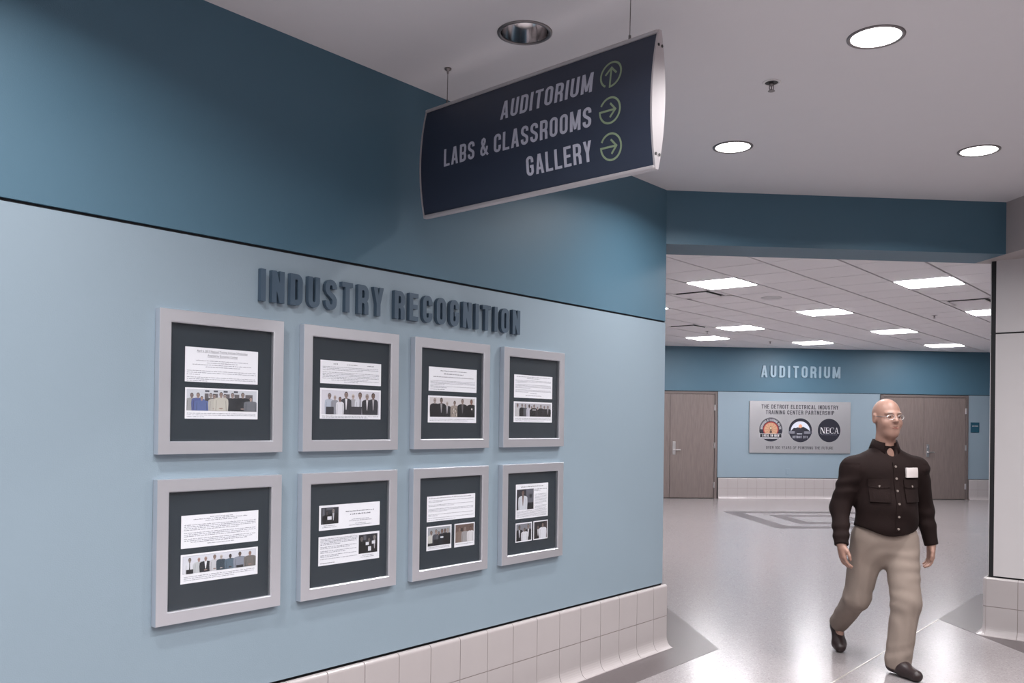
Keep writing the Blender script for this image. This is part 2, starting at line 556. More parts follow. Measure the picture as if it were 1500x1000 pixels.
# ------------------------------------------------------------------ printed artwork
class Ink:
    """flat print: coloured polygons in tiny layers in front of y=0"""

    def __init__(self):
        self.v, self.f, self.c, self.lay = [], [], [], 0

    def poly(self, pts, col, lay=None):
        y = -(.0002 + .00002 * (self.lay if lay is None else lay))
        ar = sum(pts[i][0] * pts[(i + 1) % len(pts)][1] - pts[(i + 1) % len(pts)][0] * pts[i][1] for i in range(len(pts)))
        if ar < 0:
            pts = pts[::-1]
        n = len(self.v)
        self.v += [(x, y, z) for x, z in pts]
        self.f.append(tuple(range(n, n + len(pts))))
        self.c.append(col if len(col) == 4 else srgb(*col))
        return self

    def up(self):
        self.lay += 1
        return self

    def rect(self, x0, x1, z0, z1, col):
        return self.poly([(x0, z0), (x1, z0), (x1, z1), (x0, z1)], col)

    def ell(self, cx, cz, rx, rz, col, n=14, a0=0, a1=360):
        k = n if a1 - a0 >= 360 else n + 1
        return self.poly([(cx + rx * math.cos(math.radians(a0 + (a1 - a0) * i / n)), cz + rz * math.sin(math.radians(a0 + (a1 - a0) * i / n))) for i in range(k)], col)

    def ring(self, cx, cz, r0, r1, col, a0=0, a1=360, n=24):
        for i in range(n):
            p, q = math.radians(a0 + (a1 - a0) * i / n), math.radians(a0 + (a1 - a0) * (i + 1) / n)
            self.poly([(cx + r0 * math.cos(p), cz + r0 * math.sin(p)), (cx + r1 * math.cos(p), cz + r1 * math.sin(p)), (cx + r1 * math.cos(q), cz + r1 * math.sin(q)), (cx + r0 * math.cos(q), cz + r0 * math.sin(q))], col)
        return self

    def words(self, x0, x1, z, h, rnd, col=(120, 122, 135), center=False, wmax=.022):
        x = x0
        if center:
            x0c = x0
        while x < x1 - .003:
            w = rnd.uniform(.005, wmax)
            e = min(x + w, x1)
            # a word: its letters as short ticks
            n = max(1, int((e - x) / (h * .85)))
            for i in range(n):
                a = x + (e - x) * i / n
                self.rect(a, a + (e - x) / n * .72, z, z + h * rnd.choice((.7, .7, 1.0)), col)
            x = e + h * .8
        return self

    def para(self, x0, x1, ztop, n, pitch, h, rnd, col=(125, 127, 140), last=.6):
        for i in range(n):
            self.words(x0, x1 if i < n - 1 else x0 + (x1 - x0) * last, ztop - pitch * (i + 1), h, rnd, col)
        return self

    def text(self, s, cx, z, size, col, width=None):
        cu = bpy.data.curves.new('t', 'FONT')
        cu.body = s
        cu.size = size
        cu.align_x = 'CENTER'
        cu.resolution_u = 2
        o = bpy.data.objects.new('t', cu)
        COL.objects.link(o)
        me = o.to_mesh()
        xs = [v.co.x for v in me.vertices]
        k = width / (max(xs) - min(xs)) if width else 1
        for p in me.polygons:
            self.poly([(cx + me.vertices[i].co.x * k, z + me.vertices[i].co.y) for i in p.vertices], col)
        o.to_mesh_clear()
        bpy.data.objects.remove(o)
        bpy.data.curves.remove(cu)
        return self

    def letters(self, s, x0, x1, z, h, col, th=.18, w=.45, gap=.12):
        for c, polys in layout(s, h, x1 - x0, th, w, gap):
            for p in polys:
                self.poly([(x0 + a, z + b) for a, b in p], col)
        return self

    def build(self, name, parent, loc=(0, 0, 0), **k):
        me = bpy.data.meshes.new(name)
        me.from_pydata(self.v, [], self.f)
        at = me.color_attributes.new('Col', 'FLOAT_COLOR', 'CORNER')
        i = 0
        for f, c in zip(self.f, self.c):
            for _ in f:
                at.data[i].color = c
                i += 1
        return link_me(name, me, 'print', parent, loc, **k)

    def person(self, x, z0, ztop, hw, coat, skin=(150, 135, 132), hair=(50, 48, 50), shirt=None, tie=None, hands=None, clipx=None):
        """half-length figure: x centre, z0 bottom, ztop top of the head, hw half width of the shoulders"""
        hh = min((ztop - z0) * .27, hw * .92)
        hr = hh * .40
        zs = ztop - hh * 1.08
        cl = (lambda a: max(clipx[0], min(clipx[1], a))) if clipx else (lambda a: a)
        self.up()
        body = [(-.93, z0), (-1, z0 + (zs - z0) * .55), (-.95, zs - hh * .35), (-.72, zs - hh * .12), (-.25, zs + hh * .02), (.25, zs + hh * .02), (.72, zs - hh * .12), (.95, zs - hh * .35), (1, z0 + (zs - z0) * .55), (.93, z0)]
        self.poly([(cl(x + a * hw), b) for a, b in body], coat)
        self.up()
        dk = tuple(max(0, int(q * .72)) for q in coat)
        for s_ in (-1, 1):
            self.poly([(cl(x + s_ * hw * .66), z0), (cl(x + s_ * hw * .60), zs - hh * .55), (cl(x + s_ * hw * .66), zs - hh * .55), (cl(x + s_ * hw * .74), z0)], dk)
        if shirt:
            self.poly([(x - hw * .2, zs), (x + hw * .2, zs), (x + hw * .05, z0 + (zs - z0) * .3), (x - hw * .05, z0 + (zs - z0) * .3)], shirt)
            self.up()
        if tie:
            self.poly([(x - hw * .06, zs - hh * .05), (x + hw * .06, zs - hh * .05), (x + hw * .09, z0 + (zs - z0) * .35), (x, z0 + (zs - z0) * .22), (x - hw * .09, z0 + (zs - z0) * .35)], tie)
        if hands:
            self.up()
            self.ell(x, z0 + (zs - z0) * .18, hw * .28, hh * .13, hands)
        self.up()
        self.rect(x - hr * .5, x + hr * .5, zs - hh * .08, zs + hh * .25, skin)
        self.up()
        self.ell(x, ztop - hh * .5, hr, hh * .5, hair)
        self.up()
        self.ell(x, ztop - hh * .58, hr * .88, hh * .42, skin)
        self.up()
        sh = tuple(max(0, int(q * .6)) for q in skin)
        self.rect(x - hr * .6, x + hr * .6, ztop - hh * .56, ztop - hh * .48, sh)
        self.rect(x - hr * .35, x + hr * .35, ztop - hh * .82, ztop - hh * .77, sh)
        return self


# ================================================================== THE SETTING
fl = link('floor', bxm(-9, 14, -6, YB + .3, -.2, 0), 'floor', kind='structure')
RA = math.radians(45)


def inlay(pts, z=.0012, name='terrazzo_inlay', m_='floor_dark'):
    link(name, prism(bmesh.new(), pts, -.01, z), m_, fl)


# border bands along the left wall and round the column, and the two square rings of the lobby
t9 = 9 * S2
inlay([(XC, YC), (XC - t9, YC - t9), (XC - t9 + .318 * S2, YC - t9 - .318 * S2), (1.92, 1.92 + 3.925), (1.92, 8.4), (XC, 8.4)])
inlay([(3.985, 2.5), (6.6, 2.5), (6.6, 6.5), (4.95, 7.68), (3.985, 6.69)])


def ring_inlay(x0, y0, x1, y1, w):
    for p in ([(x0, y0), (x1, y0), (x1 - w, y0 + w), (x0 + w, y0 + w)], [(x1, y0), (x1, y1), (x1 - w, y1 - w), (x1 - w, y0 + w)],
              [(x1, y1), (x0, y1), (x0 + w, y1 - w), (x1 - w, y1 - w)], [(x0, y1), (x0, y0), (x0 + w, y0 + w), (x0 + w, y1 - w)]):
        inlay(p)


ring_inlay(5.03, 12.68, 7.53, 15.18, .27)
ring_inlay(5.63, 13.28, 6.93, 14.58, .23)
dv = bmesh.new()
e_ = .0035
prism(dv, [(1.2 + e_, 3.9 - e_), (3.985 + e_, 6.69 - e_), (3.985 - e_, 6.69 + e_), (1.2 - e_, 3.9 + e_)], -.01, .0016)
link('divider_strip', dv, 'brass', fl)

# ---- left wall (runs at 45 degrees), local x goes towards the corner, -y faces the hall
WL = dict(loc=(XC, YC, 0), rz=RA)
wl = link('wall_left', prism(bmesh.new(), [(-9, .012), (.0, .012), (TH * S2, TH * S2), (-9, TH * S2)], 0, ZC), 'black', kind='structure', **WL)


def wpanel(z0, z1, m_, name):
    bm = bmesh.new()
    prism(bm, [(-9, 0), (0, 0), (.0125, .0125), (-9, .0125)], z0, z1)
    link(name, bm, m_, wl)


wpanel(ZS + .006, ZC, 'deep_blue', 'upper_panel')
wpanel(ZT + .011, ZS - .006, 'light_blue', 'lower_panel')
je = bmesh.new()
prism(je, [(.0125, .0125), (TH * S2 + .004, TH * S2 - .0), (TH * S2, TH * S2 + .004), (.0085, .0165)], ZT, ZS)
link('end_panel', je, 'light_blue', wl)
je = bmesh.new()
prism(je, [(.0125, .0125), (TH * S2 + .004, TH * S2 - .0), (TH * S2, TH * S2 + .004), (.0085, .0165)], ZS, ZH)
link('end_panel', je, 'deep_blue', wl)


# ---- tile base: two courses, bullnose on top, cove at the floor
def tile_profiles(y=0.0):
    top = [(y, ZM + .0022)]
    top += [(y - .022, ZM + .0022)]
    top += [(y - .022 + .016 * (1 - math.cos(a)), ZT - .016 + .016 * math.sin(a)) for a in [math.pi / 2 * i / 5 for i in range(6)]]
    top += [(y, ZT)]
    bot = [(y, .0)]
    bot += [(y - .070, .0), (y - .070, .003)]
    bot += [(y - .070 + .048 * math.sin(a), .078 - .075 * math.cos(a)) for a in [math.pi / 2 * i / 8 for i in range(1, 9)]]
    bot += [(y - .022, ZM - .0022), (y, ZM - .0022)]
    return top, bot


def tile_run(parent, name_parent_kind, xs, w0=None):
    """xs: joint positions along local x (ascending)"""
    top, bot = tile_profiles()
    cache = {}
    for a, b in zip(xs, xs[1:]):
        wdt = round(b - a, 4)
        for nm, pr in (('t', top), ('b', bot)):
            if (nm, wdt) not in cache:
                bm = extrude_profile(bmesh.new(), pr, .0018, wdt - .0018)
                me = bpy.data.meshes.new('tile')
                bm.to_mesh(me)
                bm.free()
                cache[(nm, wdt)] = me
            link_me('tile', cache[(nm, wdt)], 'tile', parent, (a, 0, 0))


def grout_core(x0, x1):
    top, bot = tile_profiles()
    bm = bmesh.new()
    extrude_profile(bm, [(.0, .0)] + [(-.066 + .0465 * math.sin(a), .0765 - .0750 * math.cos(a)) for a in [math.pi / 2 * i / 8 for i in range(9)]] + [(-.0195, ZT - .02), (-.006, ZT - .0035), (0, ZT - .0035)], x0, x1)
    return bm


bl = link('baseboard_left', grout_core(-8.99, .026), 'grout', kind='structure', **WL)
js = [.030, -.146]
while js[-1] > -8.7:
    js.append(js[-1] - .2085)
tile_run(bl, None, js[::-1])

# ---- header between the left wall and the bulkhead
hd = link('wall_header', prism(bmesh.new(), [(XC - .0, YC), (XR, YC), (XR, YC + TH), (XC, YC + TH)], ZH, ZC + .02), 'deep_blue', kind='structure')
# wall above the lobby side of the header, left and right of the opening
link('trim_1', prism(bmesh.new(), [(-9, YC + TH + .0), (XC - .36, YC + TH + .0), (XC - .36, YC + TH + .2), (-9, YC + TH + .2)], 0, ZBC), 'light_blue', kind='structure')

# ---- bulkhead on the right with its taupe side
link('wall_bulkhead', bxm(XR, 9, -6, YC + TH, ZH, ZC + .02), 'grey_wall', kind='structure')

# ---- column: square plan turned by 45 degrees
CW = 1.15
colm = link('wall_column', bxm(.012, CW - .012, .012, CW - .012, 0, ZH), 'black', loc=(XP, YP, 0), rz=-RA, kind='structure')
for z0, z1 in ((ZT + .011, ZS - .006), (ZS + .006, ZH)):
    link('wall_panel', bxm(.045, CW - .002, .0, .0125, z0, z1), 'white_wall', colm)
    link('wall_panel', bxm(.0, .0125, .045, CW - .022, z0, z1), 'white_wall', colm)
    link('wall_panel', bxm(.022, CW - .002, CW - .0125, CW, z0, z1), 'white_wall', colm)
    link('wall_panel', bxm(CW - .0125, CW, .022, CW - .022, z0, z1), 'white_wall', colm)
bc = link('baseboard_column', grout_core(0, CW), 'grout', loc=(XP, YP, 0), rz=-RA, kind='structure')
tile_run(bc, None, [.0] + [.2085 * i for i in range(1, 6)] + [CW])
bc2 = link('baseboard_column', grout_core(-CW, 0), 'grout', loc=(XP, YP, 0), rz=-RA - math.pi / 2, kind='structure')
tile_run(bc2, None, [-CW] + [-.2085 * i for i in range(5, 0, -1)] + [.0])
# rounded outer corner pieces of both courses
for pr in tile_profiles():
    bm = bmesh.new()
    rows = []
    for i in range(9):
        f = math.pi / 2 * i / 8
        rows.append([bm.verts.new((y * math.sin(f), y * math.cos(f), z)) for y, z in pr if y < -1e-6])
    ax = [bm.verts.new((0, 0, z)) for y, z in pr if y >= -1e-6]
    n_ = len(rows[0])
    for A, C in zip(rows, rows[1:]):
        for q in range(n_ - 1):
            bm.faces.new((A[q], A[q + 1], C[q + 1], C[q]))
        bm.faces.new((A[0], C[0], ax[0]))
        bm.faces.new((A[-1], ax[-1], C[-1]))
    bmesh.ops.recalc_face_normals(bm, faces=bm.faces)
    link('corner_tile', bm, 'tile', bc, smooth=False)

# ---- hall ceiling, unseen walls of the hall
OFF = (.335, 3.600)             # the one downlight that is switched off: a real hole in the ceiling
cb = bmesh.new()
loops = [[(-9, -6), (XR + .01, -6), (XR + .01, YC + .05), (-9, YC + .05)], [(OFF[0] + .1 * math.cos(a * math.pi / 24), OFF[1] + .1 * math.sin(a * math.pi / 24)) for a in range(48)]]
es = []
for lp in loops:
    vv = [cb.verts.new((x, y, ZC)) for x, y in lp]
    es += [cb.edges.new((vv[i], vv[(i + 1) % len(vv)])) for i in range(len(vv))]
bmesh.ops.triangle_fill(cb, edges=es, use_beauty=True)
for f in cb.faces:
    if f.normal.z > 0:
        f.normal_flip()
box(cb, -9, XR + .01, -6, YC + .05, ZC + .12, ZC + .2)
link('ceiling', cb, 'ceil', kind='structure')
link('wall_near', bxm(-9, 9, -6.2, -6, 0, ZC), 'white_wall', kind='structure')
link('wall_side', bxm(-9.2, -9, -6, YC, 0, ZC), 'light_blue', kind='structure')
link('wall_right', bxm(9, 9.2, -6, YC + TH + 1.2, 0, ZBC), 'white_wall', kind='structure')

# ---- lobby
link('wall_lobby_left', bxm(-3.2, -3, YC + TH + .2, YB, 0, ZBC), 'light_blue', kind='structure')
link('wall_lobby_right', bxm(14, 14.2, YC + TH, YB, 0, ZBC), 'light_blue', kind='structure')
link('trim_2', bxm(9, 14, YC + TH + 1.0, YC + TH + 1.2, 0, ZBC), 'light_blue', kind='structure')
wb = link('wall_back', bxm(-3.2, 14.2, YB + .012, YB + .2, 0, ZBC), 'black', kind='structure')
D1, D2 = (3.80, 5.772), (9.293, 11.234)
link('upper_panel', bxm(-3, 14, YB, YB + .0125, ZS + .005, ZBC), 'deep_blue', wb)
for a, b in ((-3, D1[0] - .012), (D1[1] + .018, D2[0] - .008), (D2[1] + .012, 14)):
    link('lower_panel', bxm(a, b, YB, YB + .0125, ZT + .012, ZS - .007), 'light_blue', wb)
for a, b in ((D1[1] + .03, D2[0] - .02), (D2[1] + .02, 13.99)):
    bb = link('baseboard_back', grout_core(0, b - a), 'grout', loc=(a, YB, 0), kind='structure')
    xs = [0]
    while xs[-1] + .206 < b - a:
        xs.append(xs[-1] + .206)
    if b - a - xs[-1] > .02:
        xs.append(b - a)
    tile_run(bb, None, xs)


def lever(parent, x, z, y):
    """lever set on its escutcheon plate, lever pointing right"""
    bm = bmesh.new()
    box(bm, x - .032, x + .032, y - .012, y, z - .1, z + .17, .006, 2)
    tube(bm, (x, y, z), (x, y - .055, z), .014, 12)
    tube(bm, (x - .01, y - .05, z), (x + .13, y - .05, z), .0115, 10)
    tube(bm, (x, y, z + .11), (x, y - .024, z + .11), .018, 14)
    link('handle', bm, 'hw', parent, smooth=False, label='satin metal lever handle on a tall plate')


def door(n, x0, xm, x1, label):
    yb = YB
    fw = .055
    d = empty('door_%d' % n, ((x0 + x1) / 2, yb, 0), kind='structure')
    ox = -(x0 + x1) / 2
    zt = ZS - .012
    bm = bmesh.new()
    box(bm, x0 + ox, x0 + fw + ox, -.025, .012, 0, zt, .003)
    box(bm, x1 - fw + ox, x1 + ox, -.025, .012, 0, zt, .003)
    box(bm, x0 + fw + ox, x1 - fw + ox, -.025, .012, zt - .05, zt, .003)
    link('door_frame', bm, 'door_frame', d)
    for k, (a, b) in enumerate(((x0 + fw + .004, xm - .003), (xm + .003, x1 - fw - .004))):
        leaf = link('door_leaf', bxm(a + ox, b + ox, -.012, .011, .012, zt - .054, .002), 'door', d)
        hx = a if k == 0 else b
        for z in (.28, 1.10, 1.88):
            hb = bxm(hx + ox - .014, hx + ox + .014, -.034, -.010, z - .06, z + .06, .004)
            link('hinge', hb, 'hw', leaf)
        if k == 1:
            lever(leaf, a + ox + .085, 1.0, -.012)
    return d


door(1, D1[0], 4.776, D1[1], '')
door(2, D2[0], 10.248, D2[1], '')

# ---- lobby ceiling: lay-in tiles in a grid turned by 45 degrees
cl = link('ceiling_lobby', bxm(-3, 14, YC + TH - .02, YB + .05, ZBC + .016, ZBC + .1), 'ceil_gap', kind='structure')
CELL = .63
U0, V0 = 8.93, -3.11            # u=(x+y)/sqrt2, v=(x-y)/sqrt2
light_cells = {(0, -3), (5, -3), (10, -3), (15, -3), (2, 0), (7, 0), (12, 0), (2, -6), (7, -6), (12, -6), (-3, 0), (4, -9), (9, -8), (-1, -6)}
vent_cells = {(1, -4), (6, -7), (5, 0)}
tm = bmesh.new()
box(tm, .0065, CELL - .0065, -CELL + .012, -.012, 0, .014, .0)
tile_me = bpy.data.meshes.new('ceiling_tile')
tm.to_mesh(tile_me)
tm.free()
rest = bmesh.new()


def uv2xy(u, v):
    return ((u + v) * S2, (u - v) * S2)


def in_view(x, y, z):
    d = Vector((x, y, z - 1.52))
    zz = d.dot(F_)
    if zz < .5:
        return False
    px = 750 + 1289.55 * d.dot(R_) / zz
    return 930 < px < 1500


cells = []
for i in range(-12, 20):
    for j in range(-22, 12):
        u, v = U0 + i * CELL, V0 + j * CELL
        cx, cy = uv2xy(u + CELL / 2, v + CELL / 2)
        if -2.9 < cx < 13.9 and YC + TH - .3 < cy < YB + .42 and (i, j) not in light_cells and (i, j) not in vent_cells:
            cells.append((math.hypot(cx, cy), i, j, u, v, cx, cy))
cells.sort()
nt_ = 0
for d, i, j, u, v, cx, cy in cells:
    # local x = +u direction (45 deg), local -y = +v direction
    x, y = uv2xy(u, v)
    edge = not (-2.1 < cx < 13.1 and YC + TH + .46 < cy < YB - .46)
    if in_view(cx, cy, ZBC) and nt_ < 290:
        o = link_me('ceiling_tile', tile_me, 'ceil_tile', cl, (x, y, ZBC), RA)
        nt_ += 1
    else:
        mm = Matrix.Translation((x, y, ZBC)) @ Matrix.Rotation(RA, 4, 'Z')
        n0 = len(rest.verts)
        box(rest, .0065, CELL - .0065, -CELL + .012, -.012, 0, .014)
        rest.verts.ensure_lookup_table()
        bmesh.ops.transform(rest, matrix=mm, verts=rest.verts[n0:])
link('ceiling_tile_field', rest, 'ceil_tile', cl, kind='stuff')


def cell_obj(i, j):
    u, v = U0 + i * CELL + CELL / 2, V0 + j * CELL + CELL / 2
    return uv2xy(u, v)


frame_me = bpy.data.meshes.new('light_frame')
bm = bmesh.new()
h_ = CELL / 2 - .004
for a in range(4):
    n0 = len(bm.verts)
    box(bm, -h_, h_, -h_, -h_ + .024, -.004, .012)
    bm.verts.ensure_lookup_table()
    bmesh.ops.rotate(bm, cent=(0, 0, 0), matrix=Matrix.Rotation(a * math.pi / 2, 3, 'Z'), verts=bm.verts[n0:])
bm.to_mesh(frame_me)
bm.free()
diff_me = bpy.data.meshes.new('light_diffuser')
bm = bxm(-h_ + .022, h_ - .022, -h_ + .022, h_ - .022, -.008, .010, .001)
bm.to_mesh(diff_me)
bm.free()
troffer_labels = {
    (0, -3): 'square lit ceiling panel nearest the blue left corner of the opening',
    (2, 0): 'large square lit ceiling panel nearest the white column, close to the header',
    (5, -3): 'square lit ceiling panel in the middle of the lobby ceiling',
    (7, 0): 'square lit ceiling panel cut off by the black column edge',
    (10, -3): 'square lit ceiling panel third from the back, above the right pair of doors',
    (15, -3): 'rightmost lit ceiling panel close to the back wall',
    (7, -6): 'square lit ceiling panel left of the ceiling centre above the AUDITORIUM letters',
    (12, -6): 'small lit ceiling panel right above the AUDITORIUM letters near the back wall',
    (9, -8): 'leftmost of the lit ceiling panels near the back wall',
    (2, -6): 'lit ceiling panel of which a sliver shows beside the left wall edge'}
for ij in sorted(light_cells):
    cx, cy = cell_obj(*ij)
    if not (-2.4 < cx < 13.4 and YC + TH + .45 < cy < YB - .45):
        continue
    lab = troffer_labels.get(ij, 'square lit ceiling panel of the lobby hidden from view')
    t = empty('ceiling_light', (cx, cy, ZBC), RA, label=lab, cat='ceiling light', group='square light panels in the lobby ceiling')
    link_me('frame', frame_me, 'white_metal', t)
    link_me('diffuser', diff_me, 'diffuser', t)
vent_labels = {(1, -4): 'square air diffuser with dark slot behind the nearest lit panel', (6, -7): 'small square air diffuser far left near the wall edge', (5, 0): 'air diffuser with dark slot touching the black column edge'}
for ij in sorted(vent_cells):
    cx, cy = cell_obj(*ij)
    t = empty('air_diffuser', (cx, cy, ZBC), RA, label=vent_labels[ij], cat='air vent', group='air diffusers in the lobby ceiling')
    bm = bmesh.new()
    for a in range(4):
        n0 = len(bm.verts)
        box(bm, -h_, h_, -h_, -h_ + .07, 0, .012)
        bm.verts.ensure_lookup_table()
        bmesh.ops.rotate(bm, cent=(0, 0, 0), matrix=Matrix.Rotation(a * math.pi / 2, 3, 'Z'), verts=bm.verts[n0:])
    link('frame', bm, 'ceil_tile', t)
    link('neck', bxm(-.24, .24, -.24, .24, .008, .014), 'can_top', t)
    link('plaque', bxm(-.20, .20, -.20, .20, -.016, .002, .003), 'ceil_tile', t)
    link('plaque_edge', bxm(-.203, .203, -.203, .203, -.008, .0085), 'can_top', t)


def sprinkler(x, y, z, label, recessed=True):
    t = empty('fire_sprinkler', (x, y, z), 0, label=label, cat='sprinkler', group='ceiling sprinklers')
    link('escutcheon', lathe(bmesh.new(), [(.030, -.002), (.036, -.0035), (.042, -.003), (.0425, .0), (.03, .0)], 28, close=True), 'white_metal', t, smooth=True)
    link('cup', lathe(bmesh.new(), [(0, -.0012), (.0305, -.0012), (.0305, 0), (0, 0)], 24), 'can_top', t)
    bm = bmesh.new()
    lathe(bm, [(0, -.004), (.012, -.004), (.012, -.012), (.008, -.016), (0, -.016)], 14)
    for s in (-1, 1):
        tube(bm, (s * .010, 0, -.012), (s * .010, 0, -.030), .0022, 6)
        tube(bm, (s * .010, 0, -.030), (0, 0, -.038), .0022, 6)
    tube(bm, (0, 0, -.016), (0, 0, -.036), .003, 6)
    link('frame_arms', bm, 'trim_ring', t)
    bm = lathe(bmesh.new(), [(0, -.0385), (.015, -.0385), (.0165, -.0405), (0, -.0405)], 20)
    link('deflector', bm, 'trim_ring', t)


sprinkler(1.534, 3.995, ZC, 'small sprinkler head in the plain ceiling beside the hanging sign')
sprinkler(4.63, 14.91, ZBC, 'tiny sprinkler at the left of the lobby ceiling near the wall edge')
sprinkler(6.36, 16.48, ZBC, 'tiny sprinkler in the lobby ceiling above the AUDITORIUM letters')
sprinkler(7.13, 12.16, ZBC, 'tiny sprinkler in the lobby ceiling left of the white column')
for x, y, lab in ((4.19, 10.84, 'round pale speaker grille left of the middle lit panel'), (8.68, 15.47, 'round speaker grille far back above the right doors')):
    t = empty('ceiling_speaker', (x, y, ZBC), 0, label=lab, cat='speaker', group='round ceiling speakers')
    link('rim', lathe(bmesh.new(), [(.105, -.003), (.125, -.005), (.13, 0), (.105, 0)], 36, close=True), 'white_metal', t, smooth=True)
    link('grille', lathe(bmesh.new(), [(0, -.002), (.106, -.002), (.106, 0), (0, 0)], 36), 'white_metal', t)


# ---- recessed downlights of the hall ceiling
def downlight(x, y, on, label, z=ZC):
    t = empty('recessed_downlight', (x, y, z), 0, label=label, cat='ceiling light', group='round downlights in the hall ceiling')
    link('trim_ring', lathe(bmesh.new(), [(.098, -.004), (.106, -.007), (.113, -.004), (.114, 0), (.098, 0)], 48, close=True), 'trim_ring', t, smooth=True)
    if on:
        link('lens', lathe(bmesh.new(), [(0, -.0015), (.0985, -.0015), (.0985, 0), (0, 0)], 40), 'lens', t)
        ld = bpy.data.lights.new('lamp', 'AREA')
        ld.shape = 'DISK'
        ld.size = .18
        ld.energy = DOWN_W
        ld.color = (1, .985, .99)
        ld.spread = math.radians(150)
        lo = bpy.data.objects.new('lamp', ld)
        COL.objects.link(lo)
        lo.parent = t
        lo.location = (0, 0, -.009)
    else:
        # polished cone, seen unlit
        prof = [(.0985, -.004), (.096, .02), (.088, .055), (.072, .085), (.05, .098)]
        link('reflector', lathe(bmesh.new(), prof, 64), 'chrome', t, smooth=True)
        link('lamp_socket', lathe(bmesh.new(), [(0, .096), (.052, .096), (.052, .099), (0, .099)], 24), 'can_top', t)
    return t


A0 = Vector((1.774, 3.476))
DX, DY = Vector((1.42, -.11)), Vector((-.1, 1.47))
dl = {(0, 0): 'largest lit round downlight at the top right', (0, 1): 'lit round downlight right of the hanging sign above the header', (1, 1): 'lit round downlight at the right edge near the bulkhead'}
for i in range(-6, 2):
    for j in range(-6, 2):
        p = A0 + DX * i + DY * j
        if p.x - p.y < -4.374 + .75 or p.x < -4.5 or p.y < -2.2 or p.x > XR - .4 or (i, j) in ((-1, 0),):
            continue
        downlight(p.x, p.y, True, dl.get((i, j), 'lit round downlight in the hall ceiling outside the view'))
for p in ((5.3, 3.1), (7.2, 3.1), (5.3, 1.3), (7.2, 1.3)):  # added unseen lamps under the bulkhead, brightening what the left picture frames reflect
    downlight(p[0], p[1], True, 'added round downlight under the low soffit outside the view, for frame reflections', ZH)
downlight(OFF[0], OFF[1], False, 'unlit round downlight with chrome cone left of the hanging sign top')

# ================================================================== LETTERING ON THE WALLS
def wall_lettering(name, words, loc, rz, h, depth, material, label, th, w, gap):
    t = empty(name, loc, rz, label=label, cat='lettering')
    for text, x0, x1 in words:
        for ch, polys in layout(text, h, x1 - x0, th, w, gap):
            bm = solid2d(bmesh.new(), polys, depth - .001, -depth, off=(x0, 0))
            link('letter', bm, material, t)


def lwall(t, z, off=0.0):
    return (XC - t * S2 + off * S2, YC - t * S2 - off * S2, z)


wall_lettering('wall_lettering', [('INDUSTRY', -.82, -.165), ('RECOGNITION', -.097, .82)], lwall(2.401, 1.9985), RA, .131, .022, 'letter_dark',
               'dark slate raised INDUSTRY RECOGNITION letters above the picture frames', .178, .47, .225)
wall_lettering('wall_lettering', [('AUDITORIUM', -.855, .855)], (7.545, YB, 2.53), 0, .242, .03, 'letter_light',
               'pale blue raised AUDITORIUM letters on the back wall', .168, .50, .25)

# ================================================================== PICTURE FRAMES
FW, RAIL, FD = .538, .048, .032


def rail_mesh():
    """bottom rail, mitred, front at -FD"""
    h = FW / 2
    bm = bmesh.new()
    prof = [(0, 0), (0, -FD + .0015), (.0015, -FD), (RAIL - .004, -FD), (RAIL, -FD + .004), (RAIL, -.012), (RAIL - .008, -.012), (RAIL - .008, 0)]
    a = [bm.verts.new((-h + s, y, -h + s)) for s, y in prof]
    b = [bm.verts.new((h - s, y, -h + s)) for s, y in prof]
    n = len(prof)
    for i in range(n):
        j = (i + 1) % n
        bm.faces.new((a[i], b[i], b[j], a[j]))
    bm.faces.new(a)
    bm.faces.new(b[::-1])
    bmesh.ops.recalc_face_normals(bm, faces=bm.faces)
    return bm


rail_me = bpy.data.meshes.new('frame_rail')
bm = rail_mesh()
bm.to_mesh(rail_me)
bm.free()
WI = FW / 2 - RAIL + .006
mat_me = bpy.data.meshes.new('mat_board')
bm = bxm(-WI, WI, -.0135, -.004, -WI, WI)
bm.to_mesh(mat_me)
bm.free()
glass_me = bpy.data.meshes.new('glass_pane')
bm = bxm(-WI, WI, -.0215, -.0200, -WI, WI)
bm.to_mesh(glass_me)
bm.free()
back_me = bpy.data.meshes.new('backing')
bm = bxm(-FW / 2 + .006, FW / 2 - .006, -.004, -.0005, -FW / 2 + .006, FW / 2 - .006)
bm.to_mesh(back_me)
bm.free()


def picture_frame(t, z, label):
    e = empty('picture_frame', lwall(t, z - FW / 2, .001), RA, label=label, cat='picture frame', group='silver framed documents on the light blue wall')
    for k in range(4):
        o = link_me('frame_rail', rail_me, 'silver', e, (0, 0, FW / 2))
        o.rotation_euler = (0, k * math.pi / 2, 0)
    link_me('backing', back_me, 'black', e, (0, 0, FW / 2))
    link_me('mat_board', mat_me, 'mat_board', e, (0, 0, FW / 2))
    link_me('glass_pane', glass_me, 'glass', e, (0, 0, FW / 2))
    return e


def sheet(frame, x0, x1, z0, z1, name='document_sheet', label=None):
    """white sheet lying on the mat board; returns the part and its lower left corner"""
    o = link(name, bxm(0, x1 - x0, -.0008, 0, 0, z1 - z0), 'paper', frame, (x0 - .006, -.0136, FW / 2 + z0))
    if label:
        o['label'] = label
    return o, x1 - x0, z1 - z0


rnd = random.Random(7)
GR = (118, 120, 134)
DKT = (70, 72, 88)


def put(ink, sh):
    ink.build('print', sh, (0, -.0008, 0))


TZ, BZ = 1.655, 1.024
TT = [3.384, 2.745, 2.104, 1.453]
